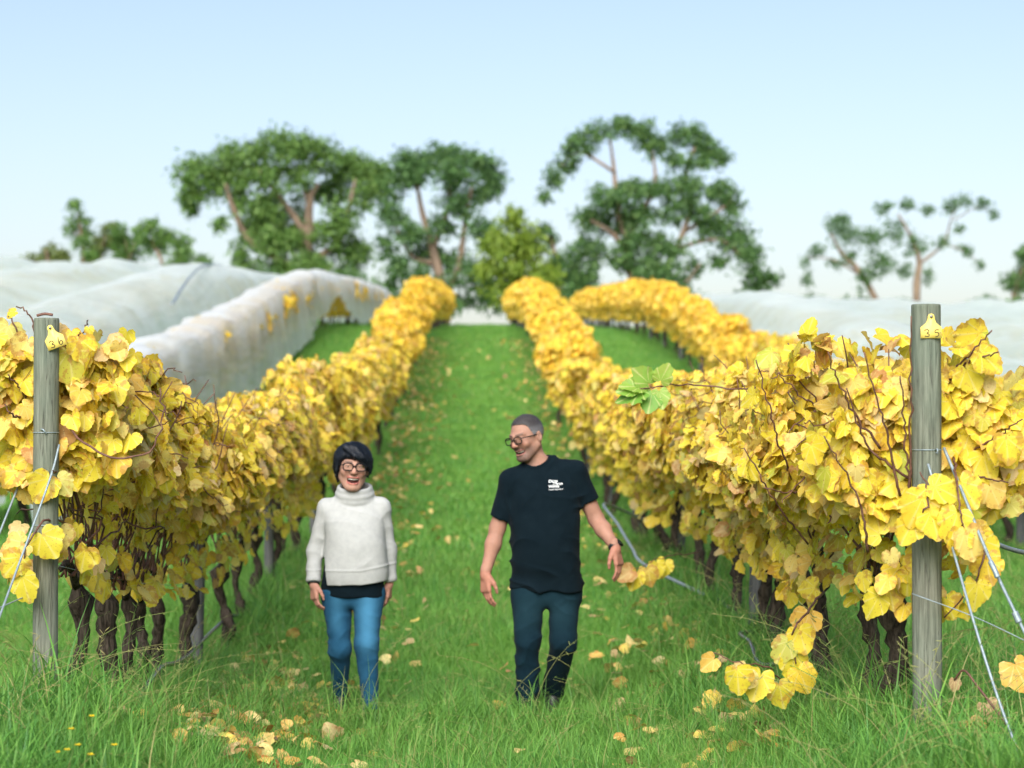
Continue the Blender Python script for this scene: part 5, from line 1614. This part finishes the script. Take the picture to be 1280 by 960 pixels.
    obj('watch_case', npmesh('watch_case', bx, None, smooth=False, quads=[(3, 2, 1, 0), (4, 5, 6, 7), (0, 1, 5, 4), (1, 2, 6, 5), (2, 3, 7, 6), (3, 0, 4, 7)]), M['frame'], W)

def build_woman():
    d0 = F / PXM
    base = at(441, 905, d0)
    root = tag(empty('person', (base[0], base[1], base[2])), 'person in cream turtleneck jumper and blue jeans, laughing with mouth open', 'person')
    X = lambda px: (px - 441) / PXM
    H = rot_head(7, -4, 0); hc = A3(.000, -.035, 1.458); hs = 1.07
    neck0, neck1 = A3(.006, .025, 1.25), hc + H @ A3(0, .022, -.05)
    shL, shR = A3(-.150, .01, 1.235), A3(.158, .01, 1.240)
    elL, elR = A3(-.222, .03, .985), A3(.200, .05, .985)
    wrL, wrR = A3(-.222, -.04, .80), A3(.205, .06, .80)
    hipL, hipR = A3(-.092, 0, .82), A3(.090, 0, .82)
    knL, knR = A3(-.073, -.02, .43), A3(.082, -.10, .46)
    anL, anR = A3(-.082, .18, .15), A3(.106, -.08, .10)
    om = .017
    bp = [(.74, 0, 0, .15, .09), (.9, 0, 0, .12, .08), (1.1, 0, -.01, .13, .09), (1.22, 0, .0, .13, .07), (1.28, .0, .02, .07, .05)]
    def body(P):
        d = head_sdf(((P - hc) @ H) / hs, om, 1.3, False) * hs
        d = smin(d, sd_cone(P, neck0, neck1, .050, .046), .025)
        d = smin(d, sd_prof(P, bp), .05)
        for sh, el, wr, fd, pn, ts in ((shL, elL, wrL, (.06, -.12, -1), (.80, .5, 0), 1), (shR, elR, wrR, (-.03, -.05, -1), (-.85, .2, 0), -1)):
            d = smin(d, sd_cone(P, sh, el, .038, .032), .04)
            d = smin(d, sd_cone(P, el, wr, .032, .022), .02)
            d = smin(d, hand_sdf(P, wr, fd, pn, .90, .55, .03, ts), .012)
        for hp, kn, an in ((hipL, knL, anL), (hipR, knR, anR)):
            d = smin(d, leg_sdf(P, hp, kn, an, (.06, .04, .03)), .04)
        return d
    def col(V):
        q = ((V - hc) @ H) / hs
        c = face_col(q, SKIN_W, om, 1.3, False)
        far = sstep(V[:, 2], 1.26, 1.33)[:, None]
        lim = SKIN_W * (1 + .08 * vnoise(V * 40, 3))[:, None] * [1.02, .90, .90]
        return c * far + lim * (1 - far)
    sdf_obj('body', body, (-.34, -.26, .02), (.34, .34, 1.66), .0040, M['skin'], root, col)
    # black top under the jumper
    def top(P):
        d = sd_prof(P, [(.725, 0, .0, .183, .116), (.80, 0, 0, .180, .116), (.90, 0, 0, .168, .108), (1.0, 0, 0, .150, .10)], 2.3)
        return d + .006 * np.sin(P[:, 0] * 30 + 2 * vnoise(P * 5, 2)) * .5 + creases(P, .004, 30, (.4, .2, 1), 41)
    sdf_obj('undershirt', top, (-.22, -.17, .70), (.22, .17, 1.04), .005, M['tee'], root)
    # cream jumper
    def jumper(P):
        z = P[:, 2]
        hem = .795 + .10 * np.maximum(P[:, 0] - .05, 0) * 1.9
        pr = [(.78, .010, -.012, .178, .128), (.86, .012, -.014, .186, .136), (.95, .014, -.014, .180, .135), (1.06, .014, -.014, .170, .128), (1.16, .006, -.006, .170, .115), (1.235, .003, .004, .152, .092), (1.28, .004, .012, .095, .072), (1.32, .006, .014, .07, .062)]
        d = sd_prof(P, pr, 2.25, k=.004)
        d = smax(d, hem - z, .004)
        # open slit at the image-left hip
        slit = np.minimum(z - .96, -(P[:, 0] + .150 + (z - .80) * .10))
        slit = np.minimum(-(P[:, 0] + .158 + (.96 - z) * -.10), .955 - z)
        d = smax(d, slit, .004)
        d = smin(d, sd_cone(P, (0, .015, 1.262), shL, .052, .052), .05)
        d = smin(d, sd_cone(P, (.006, .015, 1.262), shR, .052, .052), .05)
        for sh, el, wr in ((shL, elL, wrL), (shR, elR, wrR)):
            ax = nrm(wr - el); cu = wr + ax * -.012
            s = smin(sd_cone(P, sh, el, .054, .046), sd_cone(P, el, cu + ax * .06, .046, .036), .03)
            s = smax(s, (P - cu) @ ax, .006)
            s = s + creases(P, .006, 34, (.4, .3, 1), 51) * .8
            tt = (P - cu) @ ax
            s = s - .003 * np.exp(-((tt + .012) / .012) ** 2)
            d = smin(d, s, .022)
        d = d + creases(P, .006, 20, (.5, .3, 1), 52) * .7 + .005 * vnoise(P * 7, 53)
        d = d - .003 * np.exp(-((z - hem - .085) / .006) ** 2)      # band seam
        # rolled neck
        q = P - A3(.010, -.002, 1.325)
        q = q @ np.array(Matrix.Rotation(R_(17), 3, 'X'))
        rr = np.sqrt((q[:, 0] / 1.12) ** 2 + q[:, 1] ** 2)
        for zc, R0, tr, tz in ((.018, .080, .012, .019), (-.010, .086, .015, .020), (-.040, .086, .017, .022)):
            ring = (np.sqrt(((rr - R0) / tr) ** 2 + ((q[:, 2] - zc) / tz) ** 2) - 1) * min(tr, tz)
            d = smin(d, ring, .010)
        return d
    j = sdf_obj('jumper', jumper, (-.32, -.22, .72), (.32, .22, 1.42), .0042, M['wool'], root)
    j['label'] = 'cream knitted turtleneck jumper with side slit'
    def jeans(P):
        d = sd_prof(P, [(.66, 0, .005, .145, .09), (.72, 0, .005, .168, .105), (.80, 0, .005, .172, .108), (.90, 0, .005, .15, .10)], 2.3, k=.04)
        l = leg_sdf(P, hipL - [0, 0, .08], knL, anL, (.086, .062, .043)); r = leg_sdf(P, hipR - [0, 0, .08], knR, anR, (.088, .066, .048))
        d = smin(d, np.minimum(l, r), .028)
        z = P[:, 2]
        kn = np.exp(-((z - .43) / .10) ** 2) + .7 * np.exp(-((z - .18) / .10) ** 2) + .35 * np.exp(-((z - .60) / .06) ** 2)
        return d + creases(P, .012, 46, (.30, .2, 1), 61) * kn + .003 * vnoise(P * 12, 63)
    V, Q = sdf_mesh(jeans, (-.22, -.22, .04), (.22, .28, .94), .0046)
    fade = np.clip(.75 * np.exp(-((V[:, 0] - .09) / .05) ** 2) * sstep(V[:, 2], .35, .5) * sstep(-V[:, 1], .0, .1) + .45 * np.exp(-((V[:, 0] + .085) / .04) ** 2) * sstep(V[:, 2], .45, .6) * sstep(-V[:, 1], .0, .08) + .1 * vnoise(V * 14, 2), 0, 1)
    obj('jeans', npmesh('jeans', V, None, {'fade': fade}, quads=Q), M['denim_blue'], root)
    shoe(root, anL, (-.080, .10, .045), M['boot'], .85)
    shoe(root, anR + [0, 0, -.02], (.108, -.22, .03), M['boot'], .85)
    # hair: black, cropped, long side-swept fringe
    def hair(P):
        q = ((P - hc) @ H) / hs
        d = sd_ell(q, (-.002, .012, .046), (.102, .118, .098))
        zmin = np.interp(q[:, 1], [-.12, -.085, -.06, -.03, .0, .04, .12], [.072, .062, .040, .004, -.030, -.065, -.080])
        zmin = zmin - .42 * np.clip(q[:, 0] + .02, -.0, .075) * (q[:, 1] < -.03) + .02 * (q[:, 0] > .05) * (q[:, 1] > -.03)
        lock = .012 * vnoise(q * [55, 55, 8], 4)
        d = smax(d, (zmin - q[:, 2]) * .8 + lock, .008)
        # fringe sweeping from the parting at image left across the brow to image right
        fr = 1e3
        for k in range(9):
            t = k / 8
            a = A3(-.050 + .05 * t, -.075 - .012 * t, .112 - .004 * t); b = A3(.000 + .040 * t, -.112 + .008 * t, .070 - .006 * t); c = A3(.050 + .036 * t, -.095 + .035 * t, .036 - .030 * t)
            fr = np.minimum(fr, np.minimum(sd_cone(q, a, b, .018, .013), sd_cone(q, b, c, .013, .005)))
        d = smin(d, fr, .010)
        # wisps in front of the image-left ear and to the right temple
        for a, b, r1, r2 in (((-.082, -.035, .05), (-.088, -.032, -.015), .016, .005), ((-.088, -.01, .02), (-.082, .0, -.045), .016, .005), ((-.085, .02, .0), (-.070, .03, -.07), .02, .006),
                             ((.088, -.03, .05), (.092, -.035, -.012), .014, .004), ((.090, .01, .02), (.082, .02, -.035), .016, .005)):
            d = smin(d, sd_cone(q, a, b, r1, r2), .012)
        ang = np.arctan2(q[:, 0] + .02, q[:, 2] - .06)
        d = d + .0016 * np.sin(ang * 60 + 6 * vnoise(q * 14, 2)) + .0012 * vnoise(q * [120, 120, 30], 11)
        return d * hs
    hr = sdf_obj('hair', hair, hc - .19, hc + .19, .0038, M['hair_black'], root)
    HV = np.zeros(len(hr.data.vertices) * 3); hr.data.vertices.foreach_get('co', HV); HV = HV.reshape(-1, 3)
    def flow(q):
        c0 = A3(-.035, .03, .15)
        v = nrm(q - c0) + A3(.0, 0, -.45)
        fr = (q[:, 1] < -.03) & (q[:, 2] > .02)
        return np.where(fr[:, None], nrm(A3(.9, -.35, -.55) + 0 * q), v)
    strands(hr, hair, HV, hc, H, hs, 2600, .055, 7, flow, .0011, M['hair_black'], 6, .0015)
    hm = face_parts(root, H, hc, hs, om, 1.3, .0034, 'frame')
    e = H @ (A3(-.088, .006, -.040) * hs) + hc
    obj('earring', tmesh('earring', [e + [0, 0, .005], e, e - [0, 0, .006]], [.003, .005, .003], 8), M['pearl'], root)
    # dark cuff band and ring on the image-left hand
    ax = nrm(wrL - elL); w0 = wrL - ax * .004; u = nrm(np.cross(ax, [0, 1, 0])); v = np.cross(ax, u); a = np.linspace(0, 2 * math.pi, 25)
    obj('bracelet', tmesh('bracelet', w0 + np.outer(np.cos(a), u) * .031 + np.outer(np.sin(a), v) * .031, .0042, 6, False), M['rubber'], root)

def build_people():
    M['skin'] = mat_skin()
    k = NT('eye'); k.set(k.attr('Col').outputs['Color'], .15, .5); M['eye'] = k.m
    M['teeth'] = NT('teeth').set((.80, .77, .70), .3, .5).m
    M['tee'] = mat_cloth('black_cotton', (.0015, .0055, .0085), (.0035, .009, .013), 12, .25, 1200)
    M['print'] = NT('white_print').set((.80, .84, .84), .7, .2).m
    M['denim_dark'] = mat_cloth('dark_denim', (.0018, .009, .015), (.004, .016, .024), 20, .35, 900, .85, (.011, .034, .045))
    M['denim_blue'] = mat_cloth('blue_denim', (.009, .048, .095), (.018, .078, .14), 20, .3, 900, .85, (.05, .18, .30))
    M['wool'] = mat_cloth('cream_wool', (.30, .315, .305), (.37, .385, .375), 30, .6, 420, .95)
    M['boot'] = NT('black_leather').set((.012, .012, .013), .45, .4).m
    k = NT('short_hair'); k.set(k.attr('Col').outputs['Color'], .55, .3); k.bump(k.noise(300, 2, k.coord()), .5, .003); M['hair_short'] = k.m
    M['hair_black'] = mat_hair('black_hair', (.004, .006, .010), (.010, .016, .024))
    M['lens'] = mat_lens()
    M['frame'] = NT('spectacle_frame').set((.006, .007, .008), .5, .15).m
    M['rubber'] = NT('black_rubber').set((.012, .016, .018), .55, .3).m
    M['pearl'] = NT('pearl').set((.80, .78, .72), .2, .6).m
    build_man(); build_woman()
# ------------------------------------------------------------------ build
build_ground()
build_posts()
build_nets()
build_trees()
build_shrubs()
build_vines()
build_people()
build_grass()
